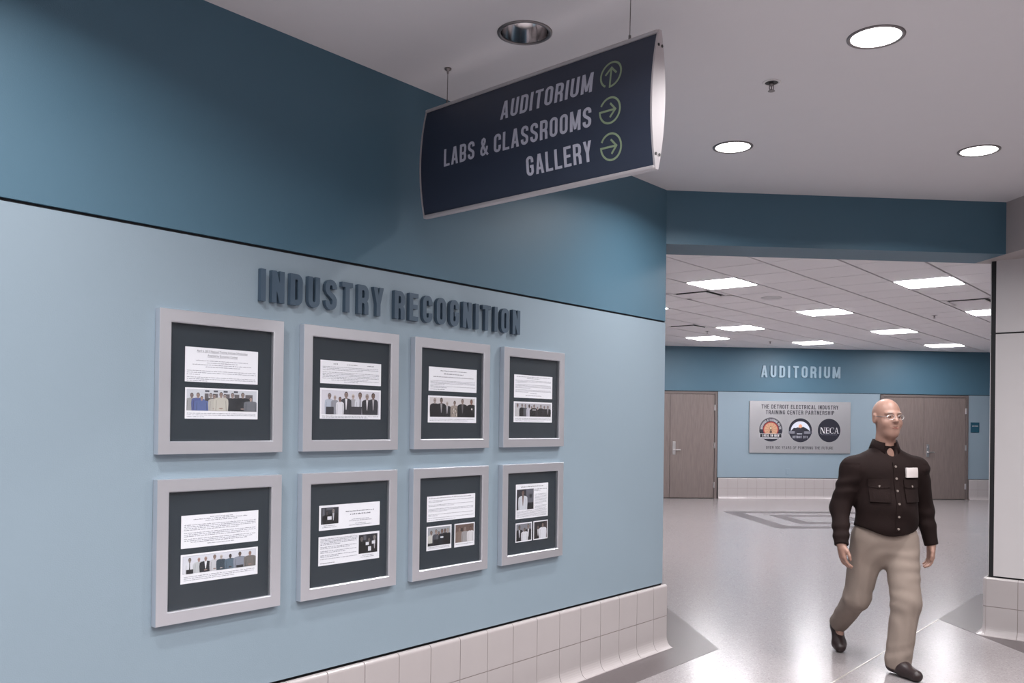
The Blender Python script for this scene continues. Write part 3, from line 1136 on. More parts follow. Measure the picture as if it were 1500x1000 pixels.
# 1: list of names above a group in front of a display wall
F = picture_frame(TT[0], TZ, 'bright silver frame, top row leftmost, group photo with two blue shirts')
sh, w, h = sheet(F, -.152, .164, .004, .136)
k = Ink()
k.text('April 6, 2013 National Training Institute Scholarships', w / 2, h - .0165, .0115, DKT, .22)
k.rect(w / 2 - .11, w / 2 + .11, h - .019, h - .0182, DKT)
k.text('Awarded by Economics Contest', w / 2, h - .033, .0125, DKT, .13)
k.rect(w / 2 - .065, w / 2 + .065, h - .036, h - .0352, DKT)
for i, (a, b) in enumerate(((.045, .27), (.09, .225), (.03, .285), (.085, .235))):
    k.words(a, b, h - .051 - .0078 * i, .0032, rnd, GR)
k.para(.008, w - .008, h - .083, 3, .0072, .003, rnd, GR, .18)
k.para(.008, w - .01, h - .108, 3, .0068, .003, rnd, GR, .3)
put(k, sh)
sh, w, h = sheet(F, -.15, .166, -.136, -.018, 'photo_sheet')
k = Ink()
k.para(.008, w - .01, .026, 3, .0065, .003, rnd, GR, .25)
x0, x1, z0, z1 = .006, w - .006, .031, h - .005
k.rect(x0, x1, z0, z1, (196, 200, 208))
k.up()
for a, b in ((.245, .30), (.36, .43), (.52, .60), (.67, .74), (.83, .94)):
    k.rect(x0 + (x1 - x0) * a, x0 + (x1 - x0) * b, z0 + .035, z0 + .066, (96, 92, 96))
for a in (.25, .37, .51, .66):
    k.rect(x0 + (x1 - x0) * a, x0 + (x1 - x0) * (a + .06), z1 - .010, z1 - .003, (70, 74, 84))
for a, tp, hw, coat, sk in ((.07, .82, .030, (150, 152, 154), (120, 105, 104)), (.33, .84, .026, (70, 70, 74), (150, 138, 134)), (.53, .82, .026, (58, 60, 66), (160, 148, 144)),
                            (.155, .84, .030, (82, 92, 142), (150, 130, 124)), (.205, .68, .033, (86, 102, 150), (165, 140, 128)), (.38, .80, .028, (176, 174, 168), (150, 132, 126)),
                            (.64, .88, .031, (38, 42, 48), (150, 134, 130)), (.475, .90, .034, (186, 184, 176), (148, 128, 120)), (.79, .91, .037, (34, 38, 44), (140, 124, 118)), (.91, .70, .034, (104, 108, 116), (170, 150, 142))):
    k.person(x0 + (x1 - x0) * a, z0, z0 + (z1 - z0) * tp, hw * .95, coat, sk, hands=sk if a in (.38, .475, .79) else None, clipx=(x0, x1))
put(k, sh)

# 2: paragraph above eight people in front of a white wall
F = picture_frame(TT[1], TZ, 'silver frame with glare, top row second, eight people before a white wall')
sh, w, h = sheet(F, -.164, .18, .024, .125)
k = Ink()
for a, b in ((.07, .10), (.145, .21), (.262, .30)):
    k.words(a, b, h - .016, .0042, rnd, DKT)
k.para(.012, w - .012, h - .022, 3, .0066, .003, rnd, GR, .7)
k.para(.012, w - .012, h - .046, 5, .0066, .003, rnd, GR, .8)
k.words(.06, w - .01, h - .086, .003, rnd, GR)
k.words(.13, .21, h - .093, .003, rnd, GR)
put(k, sh)
sh, w, h = sheet(F, -.164, .18, -.129, .004, 'photo_sheet')
k = Ink()
x0, x1, z0, z1 = .008, w - .008, .020, h - .008
k.rect(x0, x1, z0, z1, (205, 204, 214))
k.para(.012, w - .012, .0165, 2, .006, .003, rnd, GR, .8)
k.up()
for a, tp, hw, coat, sk, hr, sh_, ti in ((.13, .88, .026, (172, 180, 196), (130, 112, 108), (90, 88, 90), None, None), (.22, .80, .022, (140, 142, 152), (165, 150, 146), (190, 186, 186), None, None),
                                         (.53, .88, .024, (160, 160, 168), (175, 160, 154), (200, 196, 196), None, None), (.41, .96, .030, (50, 50, 58), (140, 122, 116), (60, 56, 58), (225, 224, 230), None),
                                         (.305, .74, .022, (214, 214, 222), (120, 92, 84), (28, 26, 28), None, None), (.65, .96, .031, (206, 208, 218), (130, 108, 100), (40, 38, 40), None, (40, 40, 48)),
                                         (.775, .91, .031, (40, 40, 46), (150, 134, 128), (160, 156, 156), (210, 208, 214), None), (.885, .95, .029, (44, 46, 54), (110, 88, 80), (24, 22, 24), (170, 168, 174), None)):
    k.person(x0 + (x1 - x0) * a, z0, z0 + (z1 - z0) * tp, hw, coat, sk, hr, sh_, ti, clipx=(x0, x1))
k.up()
for a, b in ((.07, .2), (.48, .68)):
    k.rect(x0 + (x1 - x0) * a, x0 + (x1 - x0) * b, z0, z0 + .032 * (1 if a < .3 else 1.1), (52, 52, 60))
put(k, sh)

# 3: titles above six dark suited people
F = picture_frame(TT[2], TZ, 'grey silver frame, top row third, six people in dark clothes under titled sheet')
sh, w, h = sheet(F, -.154, .19, .015, .133)
k = Ink()
k.words(.08, .27, h - .019, .0048, rnd, DKT)
k.words(.105, .245, h - .034, .0054, rnd, DKT)
k.words(.03, .32, h - .049, .0045, rnd, DKT)
k.para(.012, w - .012, h - .062, 4, .0062, .003, rnd, GR, .3)
k.para(.012, w - .012, h - .089, 2, .0062, .003, rnd, GR, .35)
k.words(.01, .11, .007, .0036, rnd, DKT)
put(k, sh)
sh, w, h = sheet(F, -.157, .19, -.14, -.008, 'photo_sheet')
k = Ink()
x0, x1, z0, z1 = .010, w - .012, .028, h - .008
k.para(.012, w - .014, .022, 2, .0068, .003, rnd, GR, .85)
k.rect(x0, x1, z0, z1, (200, 196, 198))
k.up()
for a, tp, hw, coat, sk, hr, sh_ in ((.11, .97, .034, (16, 16, 20), (150, 138, 134), (150, 140, 138), None), (.25, .99, .034, (20, 20, 24), (110, 94, 88), (20, 20, 22), (150, 148, 150)), (.375, .82, .030, (26, 26, 30), (170, 160, 154), (190, 186, 184), (180, 180, 186)),
                                     (.54, .86, .030, (150, 140, 132), (130, 112, 104), (40, 32, 30), None), (.715, .97, .038, (14, 16, 20), (140, 124, 118), (30, 28, 30), (90, 88, 92)), (.92, .96, .036, (14, 14, 18), (130, 96, 86), (50, 40, 38), None)):
    k.person(x0 + (x1 - x0) * a, z0, z0 + (z1 - z0) * tp, hw, coat, sk, hr, sh_, clipx=(x0, x1))
k.up()
for q in range(14):
    a, b = x0 + (x1 - x0) * rnd.uniform(.485, .585), z0 + rnd.uniform(.004, .04)
    k.rect(a, a + .004, b, b + .009, rnd.choice([(60, 54, 52), (210, 204, 198)]))
k.ell(x0 + (x1 - x0) * .93, z0 + .042, .005, .005, (210, 206, 206))
put(k, sh)

# 4: letter above a wide group
F = picture_frame(TT[3], TZ, 'silver frame, top row nearest the wall corner, letter above a wide group')
sh, w, h = sheet(F, -.159, .18, .001, .127)
k = Ink()
k.words(.02, w - .02, h - .012, .0036, rnd, GR)
k.words(.11, .22, h - .02, .0036, rnd, GR)
k.para(.012, w - .012, h - .025, 3, .0062, .0032, rnd, GR, .3)
k.para(.012, w - .012, h - .048, 4, .0062, .0032, rnd, GR, .4)
k.para(.012, w - .012, h - .077, 3, .0062, .0032, rnd, GR, .35)
k.words(.14, .20, .024, .0034, rnd, GR)
k.words(.10, .24, .012, .0036, rnd, DKT)
put(k, sh)
sh, w, h = sheet(F, -.16, .18, -.133, -.02, 'photo_sheet')
k = Ink()
x0, x1, z0, z1 = .010, w - .012, .032, h - .008
k.para(.012, w - .012, .027, 3, .0068, .0032, rnd, GR, .8)
k.rect(x0, x1, z0, z1, (176, 176, 184))
k.up()
for a, tp, hw, coat, sk, hr in ((.07, .96, .024, (184, 184, 188), (120, 100, 94), (40, 38, 40)), (.19, .95, .028, (22, 24, 28), (130, 116, 110), (30, 30, 32)), (.28, .92, .022, (74, 76, 82), (140, 124, 118), (60, 58, 58)),
                                (.385, .92, .030, (180, 180, 192), (70, 54, 50), (24, 22, 22)), (.45, .78, .02, (40, 40, 48), (150, 132, 124), (40, 36, 36)), (.52, .92, .034, (18, 20, 24), (140, 122, 114), (40, 36, 36)),
                                (.615, .76, .02, (44, 44, 48), (150, 132, 124), (40, 36, 36)), (.71, .92, .030, (24, 24, 28), (150, 134, 128), (50, 46, 46)), (.81, .85, .026, (34, 34, 38), (140, 124, 118), (60, 56, 56)), (.91, .87, .034, (20, 20, 24), (140, 120, 112), (40, 36, 36))):
    k.person(x0 + (x1 - x0) * a, z0, z0 + (z1 - z0) * tp, hw * .85, coat, sk, hr, (150, 150, 156) if a > .9 else None, clipx=(x0, x1))
k.up()
k.rect(x0 + (x1 - x0) * .47, x0 + (x1 - x0) * .57, z0 + .034, z0 + .040, (170, 168, 172))
put(k, sh)

# 5: text above eight standing people
F = picture_frame(TT[0], BZ, 'silver frame, bottom row leftmost, eight people in pale and dark shirts')
sh, w, h = sheet(F, -.158, .176, .005, .129)
k = Ink()
for i, (a, b) in enumerate(((.12, .22), (.05, .285), (.10, .24))):
    k.words(a, b, h - .012 - .0066 * i, .0036, rnd, GR)
k.para(.012, w - .012, h - .032, 4, .0064, .0032, rnd, GR, .75)
k.para(.012, w - .012, h - .062, 3, .0064, .0032, rnd, GR, .9)
k.para(.012, w - .012, h - .085, 2, .0064, .0032, rnd, GR, .95)
k.words(.04, w - .05, .020, .0036, rnd, GR)
k.words(.11, .23, .011, .0036, rnd, GR)
put(k, sh)
sh, w, h = sheet(F, -.158, .176, -.128, -.018, 'photo_sheet')
k = Ink()
x0, x1, z0, z1 = .008, w - .010, .036, h - .007
k.para(.014, w - .014, .030, 3, .0066, .0032, rnd, GR, .7)
k.rect(x0, x1, z0, z1, (150, 154, 164))
k.up()
k.rect(x0 + .001, x1 - .001, z0 + .001, z1 - .001, (208, 210, 220))
k.up()
for a, tp, hw, coat, sk, hr, sh_, ti in ((.09, .90, .024, (212, 214, 222), (130, 118, 112), (60, 58, 60), None, (30, 32, 40)), (.21, .88, .025, (184, 188, 192), (160, 130, 124), (200, 196, 196), None, None),
                                         (.30, .88, .029, (28, 30, 38), (160, 132, 124), (170, 160, 158), (226, 228, 234), None), (.42, .93, .024, (192, 192, 198), (140, 118, 110), (70, 56, 50), None, None),
                                         (.51, .89, .024, (52, 66, 78), (176, 166, 162), (200, 198, 198), None, None), (.635, .86, .028, (84, 102, 118), (60, 48, 46), (30, 26, 26), None, None),
                                         (.77, .93, .032, (134, 140, 154), (100, 82, 74), (30, 28, 28), None, None), (.915, .90, .031, (108, 104, 102), (150, 120, 110), (120, 110, 106), None, None)):
    k.person(x0 + (x1 - x0) * a, z0, z0 + (z1 - z0) * tp, hw * .92, coat, sk, hr, sh_, ti, hands=sk if a > .25 else None, clipx=(x0, x1))
k.up()
k.rect(x0 + (x1 - x0) * .045, x0 + (x1 - x0) * .135, z0, z0 + .016, (18, 20, 26))
k.rect(x0 + (x1 - x0) * .72, x0 + (x1 - x0) * .82, z0, z0 + .010, (40, 40, 44))
put(k, sh)


def dark_photo(k, x0, x1, z0, z1, people, bg=(34, 36, 44), boards=(), deco=()):
    k.rect(x0, x1, z0, z1, bg)
    k.up()
    W_, H_ = x1 - x0, z1 - z0
    for a, b, c, d, col in deco:
        k.rect(x0 + W_ * a, x0 + W_ * b, z0 + H_ * c, z0 + H_ * d, col)
    for a, tp, hw, coat, sk, hr, sh_ in people:
        k.person(x0 + W_ * a, z0, z0 + H_ * tp, W_ * hw, coat, sk, hr, sh_, clipx=(x0, x1))
    k.up()
    for a, b, c, d in boards:
        k.rect(x0 + W_ * a, x0 + W_ * b, z0 + H_ * c, z0 + H_ * d, (214, 216, 224))


# 6: two sheets with one dark photo each
F = picture_frame(TT[1], BZ, 'silver frame, bottom row second, two sheets each with one dark photo')
sh, w, h = sheet(F, -.16, .183, .018, .126)
k = Ink()
dark_photo(k, .010, .105, .026, h - .010, [(.34, .80, .26, (16, 16, 20), (70, 66, 68), (14, 14, 16), None), (.70, .93, .28, (14, 14, 18), (140, 134, 132), (50, 48, 48), (180, 182, 190))], (44, 46, 54), [(.36, .60, .26, .46)], [(.08, .2, 0, .95, (92, 94, 102)), (.3, .7, .85, .97, (84, 86, 94)), (.85, .98, .25, .4, (90, 92, 100))])
k.words(.025, .085, .018, .003, rnd, GR)
k.words(.018, .095, .011, .003, rnd, GR)
k.words(.145, .31, h - .036, .0045, rnd, DKT)
k.words(.17, .288, h - .050, .0056, rnd, DKT)
for i, (a, b) in enumerate(((.18, .278), (.165, .295), (.20, .26), (.165, .295))):
    k.words(a, b, h - .072 - .0065 * i - (.006 if i > 1 else 0), .0034, rnd, GR)
put(k, sh)
sh, w, h = sheet(F, -.161, .183, -.134, -.009)
k = Ink()
dark_photo(k, w - .122, w - .012, .030, h - .010, [(.16, .92, .24, (14, 14, 18), (110, 104, 102), (30, 28, 30), None), (.55, .82, .28, (12, 12, 16), (100, 92, 90), (16, 16, 18), None), (.84, .94, .24, (14, 14, 18), (130, 124, 122), (60, 58, 58), (170, 170, 178))], (30, 32, 40), [(.37, .54, .42, .58), (.70, .88, .46, .62), (.5, .66, .1, .34)], [(.25, .4, .7, .95, (86, 88, 96))])
k.words(w - .10, w - .035, .020, .003, rnd, GR)
k.words(w - .108, w - .028, .013, .003, rnd, GR)
k.para(.010, w - .13, h - .006, 5, .0062, .0032, rnd, GR, .55)
k.para(.010, w - .135, h - .041, 2, .0062, .0032, rnd, GR, .8)
k.para(.010, w - .135, h - .059, 2, .0062, .0032, rnd, GR, .7)
k.para(.010, w - .135, h - .077, 2, .0062, .0032, rnd, GR, .5)
k.words(.010, w - .13, h - .099, .0032, rnd, GR)
k.words(.010, .09, .008, .0036, rnd, DKT)
put(k, sh)

# 7: a text sheet over two photos
F = picture_frame(TT[2], BZ, 'grey silver frame, bottom row third, text sheet over two small photos')
sh, w, h = sheet(F, -.155, .19, .005, .129)
k = Ink()
k.words(.012, w - .03, h - .012, .0042, rnd, DKT)
for zt, n, la in ((.018, 2, .3), (.038, 2, .55), (.058, 3, .4), (.085, 2, .2)):
    k.para(.010, w - .014, h - zt, n, .0062, .0033, rnd, GR, la)
k.words(.01, w - .012, h - .108, .0033, rnd, GR)
k.words(.01, .2, .006, .0033, rnd, GR)
put(k, sh)
sh, w, h = sheet(F, -.155, .018, -.136, -.018, 'photo_sheet')
k = Ink()
x0, x1, z0, z1 = .008, w - .008, .022, h - .006
k.rect(x0, x1, z0, z1, (150, 154, 160))
k.words(.012, w - .012, .014, .003, rnd, GR)
k.words(.012, w - .012, .008, .003, rnd, GR)
k.up()
for a, tp, hw, coat, sk, hr in ((.15, .84, .026, (188, 188, 184), (120, 104, 98), (40, 36, 36)), (.36, .88, .026, (70, 72, 82), (150, 134, 128), (50, 46, 46)), (.48, .76, .02, (90, 92, 98), (130, 114, 108), (40, 38, 38)),
                                (.62, .88, .026, (26, 32, 40), (120, 98, 90), (20, 20, 20)), (.75, .88, .02, (28, 28, 34), (110, 90, 84), (24, 22, 22)), (.88, .90, .028, (16, 16, 20), (160, 148, 142), (120, 116, 114))):
    k.person(x0 + (x1 - x0) * a, z0, z0 + (z1 - z0) * tp, hw, coat, sk, hr, clipx=(x0, x1))
k.up()
k.rect(x0 + (x1 - x0) * .55, x0 + (x1 - x0) * .68, z0 + .034, z0 + .042, (206, 210, 218))
k.rect(x0 + (x1 - x0) * .24, x0 + (x1 - x0) * .48, z0, z0 + .03, (20, 22, 28))
k.rect(x0, x0 + (x1 - x0) * .22, z0, z0 + .014, (20, 22, 28))
put(k, sh)
sh, w, h = sheet(F, .04, .189, -.137, -.019, 'photo_sheet')
k = Ink()
dark_photo(k, .007, w - .007, .022, h - .006, [(.22, .88, .22, (120, 104, 96), (130, 108, 98), (60, 46, 42), None), (.52, .86, .20, (150, 148, 150), (140, 126, 120), (110, 104, 102), None), (.82, .86, .20, (204, 202, 206), (110, 84, 76), (30, 26, 26), None)], (98, 80, 74), [], [(0, 1, 0, .18, (36, 30, 30)), (.25, .4, .6, .8, (50, 42, 40))])
k.words(.01, w - .012, .012, .003, rnd, GR)
put(k, sh)

# 8: clipping with portrait over two small photos
F = picture_frame(TT[3], BZ, 'darkest silver frame, bottom row nearest the wall corner, portrait clipping over two photos')
sh, w, h = sheet(F, -.133, .153, -.032, .157)
k = Ink()
k.words(.045, w - .045, h - .018, .006, rnd, (40, 42, 52))
dark_photo(k, .008, .155, .048, h - .028, [(.36, .96, .27, (196, 200, 208), (112, 94, 88), (34, 28, 28), (112, 94, 88))], (46, 46, 54), [], [(.55, 1, .3, 1, (92, 94, 104)), (.55, 1, 0, .34, (20, 22, 28)), (.7, .9, .55, .75, (70, 72, 80))])
k.words(.162, w - .012, h - .034, .0046, rnd, DKT)
k.words(.162, .215, h - .042, .0046, rnd, DKT)
k.para(.165, w - .014, h - .054, 9, .0068, .003, rnd, GR, .7)
k.para(.165, w - .014, h - .118, 4, .0068, .003, rnd, GR, .9)
for i in range(6):
    k.words(.010, w - .012, .039 - .0062 * i, .003, rnd, GR)
put(k, sh)
sh, w, h = sheet(F, -.131, .010, -.16, -.055, 'photo_sheet')
k = Ink()
dark_photo(k, .006, w - .006, .006, h - .006, [(.20, .94, .24, (18, 18, 24), (100, 90, 86), (30, 28, 28), (196, 198, 206)), (.80, .96, .24, (20, 20, 26), (130, 116, 110), (40, 36, 36), (206, 208, 214)), (.55, .76, .24, (206, 208, 214), (110, 92, 86), (24, 22, 22), None)], (120, 122, 130))
put(k, sh)
sh, w, h = sheet(F, .024, .153, -.16, -.054, 'photo_sheet')
k = Ink()
dark_photo(k, .006, w - .006, .006, h - .006, [(.30, .80, .28, (14, 14, 18), (110, 98, 94), (30, 28, 28), (204, 206, 212)), (.66, .92, .30, (210, 212, 220), (130, 116, 110), (60, 52, 50), None)], (30, 30, 36), [], [(.8, 1, 0, 1, (60, 50, 52))])
put(k, sh)

# ================================================================== HANGING SIGN
SW, SH, SAG = 1.300, .502, .031
SZ0 = 2.7025 - SH / 2
RS = (SH * SH / 4 + SAG * SAG) / (2 * SAG)
TILT = .0155
sgn = empty('hanging_sign', (.3523, 3.6195, SZ0), math.radians(-49.5), label='dark navy curved sign hanging from two wires, AUDITORIUM, LABS & CLASSROOMS, GALLERY', cat='sign')
sgn.rotation_euler = (0, TILT, math.radians(-49.5))


def bulge(z):
    """distance of the front skin from the middle plane at height z above the lower edge"""
    d = z - SH / 2
    return math.sqrt(max(0, RS * RS - d * d)) - (RS - SAG) + .006


NS = 24
for s, nm in ((-1, 'front_face'), (1, 'back_face')):
    bm = bmesh.new()
    rows = []
    for i in range(NS + 1):
        z = .012 + (SH - .024) * i / NS
        y = s * bulge(z)
        rows.append([bm.verts.new((x, yy, z)) for x, yy in ((-SW / 2 + .004, y), (SW / 2 - .004, y), (SW / 2 - .004, y - s * .004), (-SW / 2 + .004, y - s * .004))])
    for A, B in zip(rows, rows[1:]):
        for q in range(4):
            w_ = (q + 1) % 4
            bm.faces.new((A[q], A[w_], B[w_], B[q]))
    bm.faces.new(rows[0])
    bm.faces.new(rows[-1][::-1])
    bmesh.ops.recalc_face_normals(bm, faces=bm.faces)
    fo = link(nm, bm, 'sign_face', sgn)
    if s < 0:
        front = fo
for z0, z1 in ((0, .014), (SH - .014, SH)):
    link('edge_rail', bxm(-SW / 2, SW / 2, -.017, .017, z0, z1, .005, 2), 'sign_edge', sgn)
for x0, x1 in ((-SW / 2 - .004, -SW / 2 + .0035), (SW / 2 - .0035, SW / 2 + .004)):
    bm = bmesh.new()
    pr = [(-bulge(SH * i / 20) * 1.04 - .002, SH * i / 20) for i in range(21)] + [(bulge(SH * i / 20) * 1.04 + .002, SH * i / 20) for i in range(20, -1, -1)]
    extrude_profile(bm, pr, x0, x1)
    cap = link('end_cap', bm, 'sign_edge', sgn)
    xo = x1 if x0 > 0 else x0
    for yy in (-.009, .012):
        for zz in (.055, SH - .055):
            bm = bmesh.new()
            tube(bm, (xo - .002, yy, zz), (xo + .002, yy, zz), .0055, 10)
            link('screw', bm, 'can_top', cap)


def on_skin(bm, step=.012):
    z = .02
    while z < SH:
        bmesh.ops.bisect_plane(bm, geom=bm.verts[:] + bm.edges[:] + bm.faces[:], plane_co=(0, 0, z), plane_no=(0, 0, 1))
        z += step
    for v in bm.verts:
        v.co.y -= bulge(v.co.z)
    return bm


for text, x0, x1, z0, z1 in (('AUDITORIUM', -.131, .367, .088, .166), ('LABS & CLASSROOMS', -.484, .370, -.046, .031), ('GALLERY', .024, .368, -.174, -.097)):
    for c_, q in layout(text, z1 - z0, x1 - x0, .142, .43, .125, .14):
        bm = solid2d(bmesh.new(), q, .0012, -.0013, off=(x0, z0 + SH / 2))
        link('letter', on_skin(bm), 'sign_text', front)
for (x_, z, d) in ((.454, .133, 90), (.460, -.005, 0), (.462, -.139, 0)):
    r, t_ = .0475, .0075
    q = strip([(r * math.cos(math.radians(a)), r * math.sin(math.radians(a))) for a in [-180 + 333 * i / 30 for i in range(31)]], t_)
    q += strip([(-r - t_ / 2, 0), (r * .52, 0)], t_)
    q += strip([(r * .02, r * .55), (r * .55, 0), (r * .02, -r * .55)], t_)
    cs, sn = math.cos(math.radians(d)), math.sin(math.radians(d))
    q = [[(a * cs - b * sn, a * sn + b * cs) for a, b in p] for p in q]
    bm = solid2d(bmesh.new(), q, .0012, -.0013, off=(x_, z + SH / 2))
    link('arrow_icon', on_skin(bm, .008), 'sign_green', front, label='sage green arrow in an open circle')
for x_ in (-.515, .516):
    zt = ZC - SZ0 + x_ * math.tan(TILT)
    bm = tube(bmesh.new(), (x_, 0, SH - .004), (x_, 0, zt - .004), .0018, 8)
    wv = link('suspension_wire', bm, 'wire', sgn)
    link('ceiling_mount', lathe(bmesh.new(), [(0, -.024), (.004, -.024), (.005, -.013), (.015, -.007), (.016, 0), (0, 0)], 20, c=(x_, 0, zt)), 'wire', wv, smooth=True)
    link('cable_grip', bxm(x_ - .004, x_ + .004, -.004, .004, SH - .001, SH + .02, .001), 'wire', wv)

# ================================================================== STEEL PARTNERSHIP SIGN ON THE BACK WALL
px0, px1, pz0, pz1 = 6.455, 8.632, .955, 2.033
pc = (px0 + px1) / 2
ps = empty('partnership_sign', (pc, YB, pz0), 0, label='brushed steel partnership sign with three round emblems under the AUDITORIUM letters', cat='sign')
PY = -.03
plate = link('steel_plate', bxm(px0 - pc, px1 - pc, PY, -.008, 0, pz1 - pz0, .003), 'steel', ps)
for x, z in ((px0 - pc + .15, .12), (px1 - pc - .15, .12), (px0 - pc + .15, .95), (px1 - pc - .15, .95)):
    link('standoff', tube(bmesh.new(), (x, -.009, z), (x, .0, z), .015, 12), 'hw', ps)
for s_, x0, x1, z0, z1, th in (('THE DETROIT ELECTRICAL INDUSTRY', 6.706, 8.361, 1.875, 1.961, .17), ('TRAINING CENTER PARTNERSHIP', 6.798, 8.273, 1.761, 1.845, .17), ('OVER 100 YEARS OF POWERING THE FUTURE', 6.813, 8.257, 1.038, 1.098, .13)):
    lay = layout(s_, z1 - z0, x1 - x0, th, .52, .17, .22)
    i = 0
    for wd in s_.split():
        polys = [p for c, q in lay[i:i + len(wd)] for p in q]
        i += len(wd)
        link('printed_word', solid2d(bmesh.new(), polys, .002, PY - .002, off=(x0 - pc, z0 - pz0)), 'ink', plate)
NV, WH = (26, 26, 42), (216, 214, 218)


def arc_letters(k, s_, r, a0, a1, h, col):
    n = len(s_)
    for i, ch in enumerate(s_):
        a = math.radians(a0 + (a1 - a0) * (i + .5) / n)
        q, w_ = glyph(ch, .2, .5)
        for p in q:
            pp = []
            for x, y in p:
                lx, ly = (x - w_ / 2) * h, r + y * h
                pp.append((lx * math.sin(a) + ly * math.cos(a), -lx * math.cos(a) + ly * math.sin(a)))
            k.poly(pp, col)


def emblem(k, x, z, label):
    link('x', bmesh.new(), None) if False else None
    o = k.build('emblem', plate, (x - pc, PY, z - pz0))
    o['label'] = label


k = Ink()
k.ell(0, 0, .25, .25, NV, 48).up()
k.ring(0, 0, .238, .243, (176, 174, 180), -5, 185, 36)
k.ell(0, .0, .165, .165, (150, 40, 44), 40).up()
arc_letters(k, 'BROTHERHOOD OF ELECTRICAL WORKERS', .178, 178, 2, .046, (186, 184, 190))
k.ell(0, 0, .143, .143, (190, 146, 116), 40).up()
for i in range(12):
    a = math.radians(i * 30)
    k.poly([(.02 * math.cos(a - .2), .02 * math.sin(a - .2)), (.138 * math.cos(a - .03), .138 * math.sin(a - .03)), (.138 * math.cos(a + .03), .138 * math.sin(a + .03)), (.02 * math.cos(a + .2), .02 * math.sin(a + .2))], (158, 108, 86))
k.up()
k.ell(0, .02, .022, .055, (120, 96, 70), 16)
k.up().ell(0, .03, .012, .02, (232, 220, 190), 12)
k.ell(-.012, -.05, .012, .03, (60, 44, 40), 10).ell(.014, -.05, .012, .03, (60, 44, 40), 10)
k.up().rect(-.235, .235, -.172, -.084, WH)
k.up().rect(-.228, .228, -.166, -.090, (18, 18, 28))
k.up().letters('LOCAL 58 IBEW', -.18, .18, -.15, .046, WH, .2, .5, .16)
k.rect(-.16, .16, -.190, -.178, WH)
emblem(k, 6.911, 1.442, 'round navy and orange emblem with a black banner LOCAL 58 IBEW')
k = Ink()
k.ell(0, 0, .25, .25, NV, 48).up()
k.ell(0, -.02, .207, .207, (206, 210, 224), 40, -3, 183).up()
k.ell(.0, .08, .04, .045, (222, 160, 128), 20).up()
k.poly([(-.2, -.02), (-.19, .0), (-.14, .05), (-.1, .045), (-.06, .062), (0, .045), (.06, .075), (.1, .055), (.15, .03), (.2, -.01), (.2, -.03), (-.2, -.03)], (30, 30, 42)).up()
k.rect(-.25, .25, -.075, -.018, (64, 64, 76)).up()
for i in range(4):
    k.rect(-.24, -.125, -.068 + i * .013, -.061 + i * .013, (150, 150, 160))
    k.rect(.085, .215, -.068 + i * .013, -.061 + i * .013, (150, 150, 160))
k.rect(-.11, .07, -.09, .015, (38, 38, 50)).up()
k.poly([(-.12, .012), (.08, .012), (-.02, .055)], (46, 46, 58))
k.rect(-.075, .04, -.084, -.066, (190, 190, 198))
k.letters('DETROIT EITC', -.165, .165, -.165, .05, (166, 166, 176), .19, .5, .16)
emblem(k, 7.545, 1.433, 'round navy emblem with building, pale sky and orange sun')
k = Ink()
k.ell(0, 0, .245, .245, (22, 22, 38), 48).up()


def serif(k, ch, x, z, h):
    t, s_ = .16 * h, .055 * h
    R = lambda a, b, c, d: k.rect(x + a * h, x + b * h, z + c * h, z + d * h, WH)
    if ch == 'N':
        R(.08, .14, 0, 1); R(.74, .80, 0, 1); R(0, .24, 0, .05); R(.62, .92, .95, 1); R(0, .16, .95, 1)
        k.poly([(x + .08 * h, z + h), (x + .62 * h, z), (x + .80 * h, z), (x + .27 * h, z + h)], WH)
        return .92 * h
    if ch == 'E':
        R(.08, .24, 0, 1); R(0, .66, 0, .055); R(0, .64, .945, 1); R(.2, .5, .47, .53); R(.61, .66, 0, .24); R(.59, .64, .78, 1); R(.47, .51, .38, .62)
        return .68 * h
    if ch == 'C':
        n = 22
        for i in range(n):
            a, b = [math.radians(45 + 270 * q / n) for q in (i, i + 1)]
            th_ = lambda q: .05 + .12 * max(0, -math.cos(q))
            k.poly([(x + (.44 + .44 * math.cos(a)) * h, z + (.5 + .52 * math.sin(a)) * h), (x + (.44 + .44 * math.cos(b)) * h, z + (.5 + .52 * math.sin(b)) * h),
                    (x + (.44 + (.44 - th_(b)) * math.cos(b)) * h, z + (.5 + (.52 - .06) * math.sin(b)) * h), (x + (.44 + (.44 - th_(a)) * math.cos(a)) * h, z + (.5 + (.52 - .06) * math.sin(a)) * h)], WH)
        R(.70, .75, .66, 1.0)
        return .80 * h
    if ch == 'A':
        k.poly([(x + .06 * h, z), (x + .12 * h, z), (x + .45 * h, z + h), (x + .38 * h, z + h)], WH)
        k.poly([(x + .56 * h, z), (x + .76 * h, z), (x + .46 * h, z + 1.02 * h), (x + .37 * h, z + 1.02 * h)], WH)
        R(-.02, .2, 0, .045); R(.48, .86, 0, .045); R(.2, .6, .3, .35)
        return .84 * h


xx = -.192
for ch in 'NECA':
    xx += serif(k, ch, xx, -.062, .122) + .004
k.letters('NATIONAL ELECTRICAL CONTRACTORS ASSOCIATION', -.17, .17, -.098, .014, (120, 120, 136), .15, .5, .16)
emblem(k, 8.167, 1.436, 'round near-black emblem with white serif letters NECA')

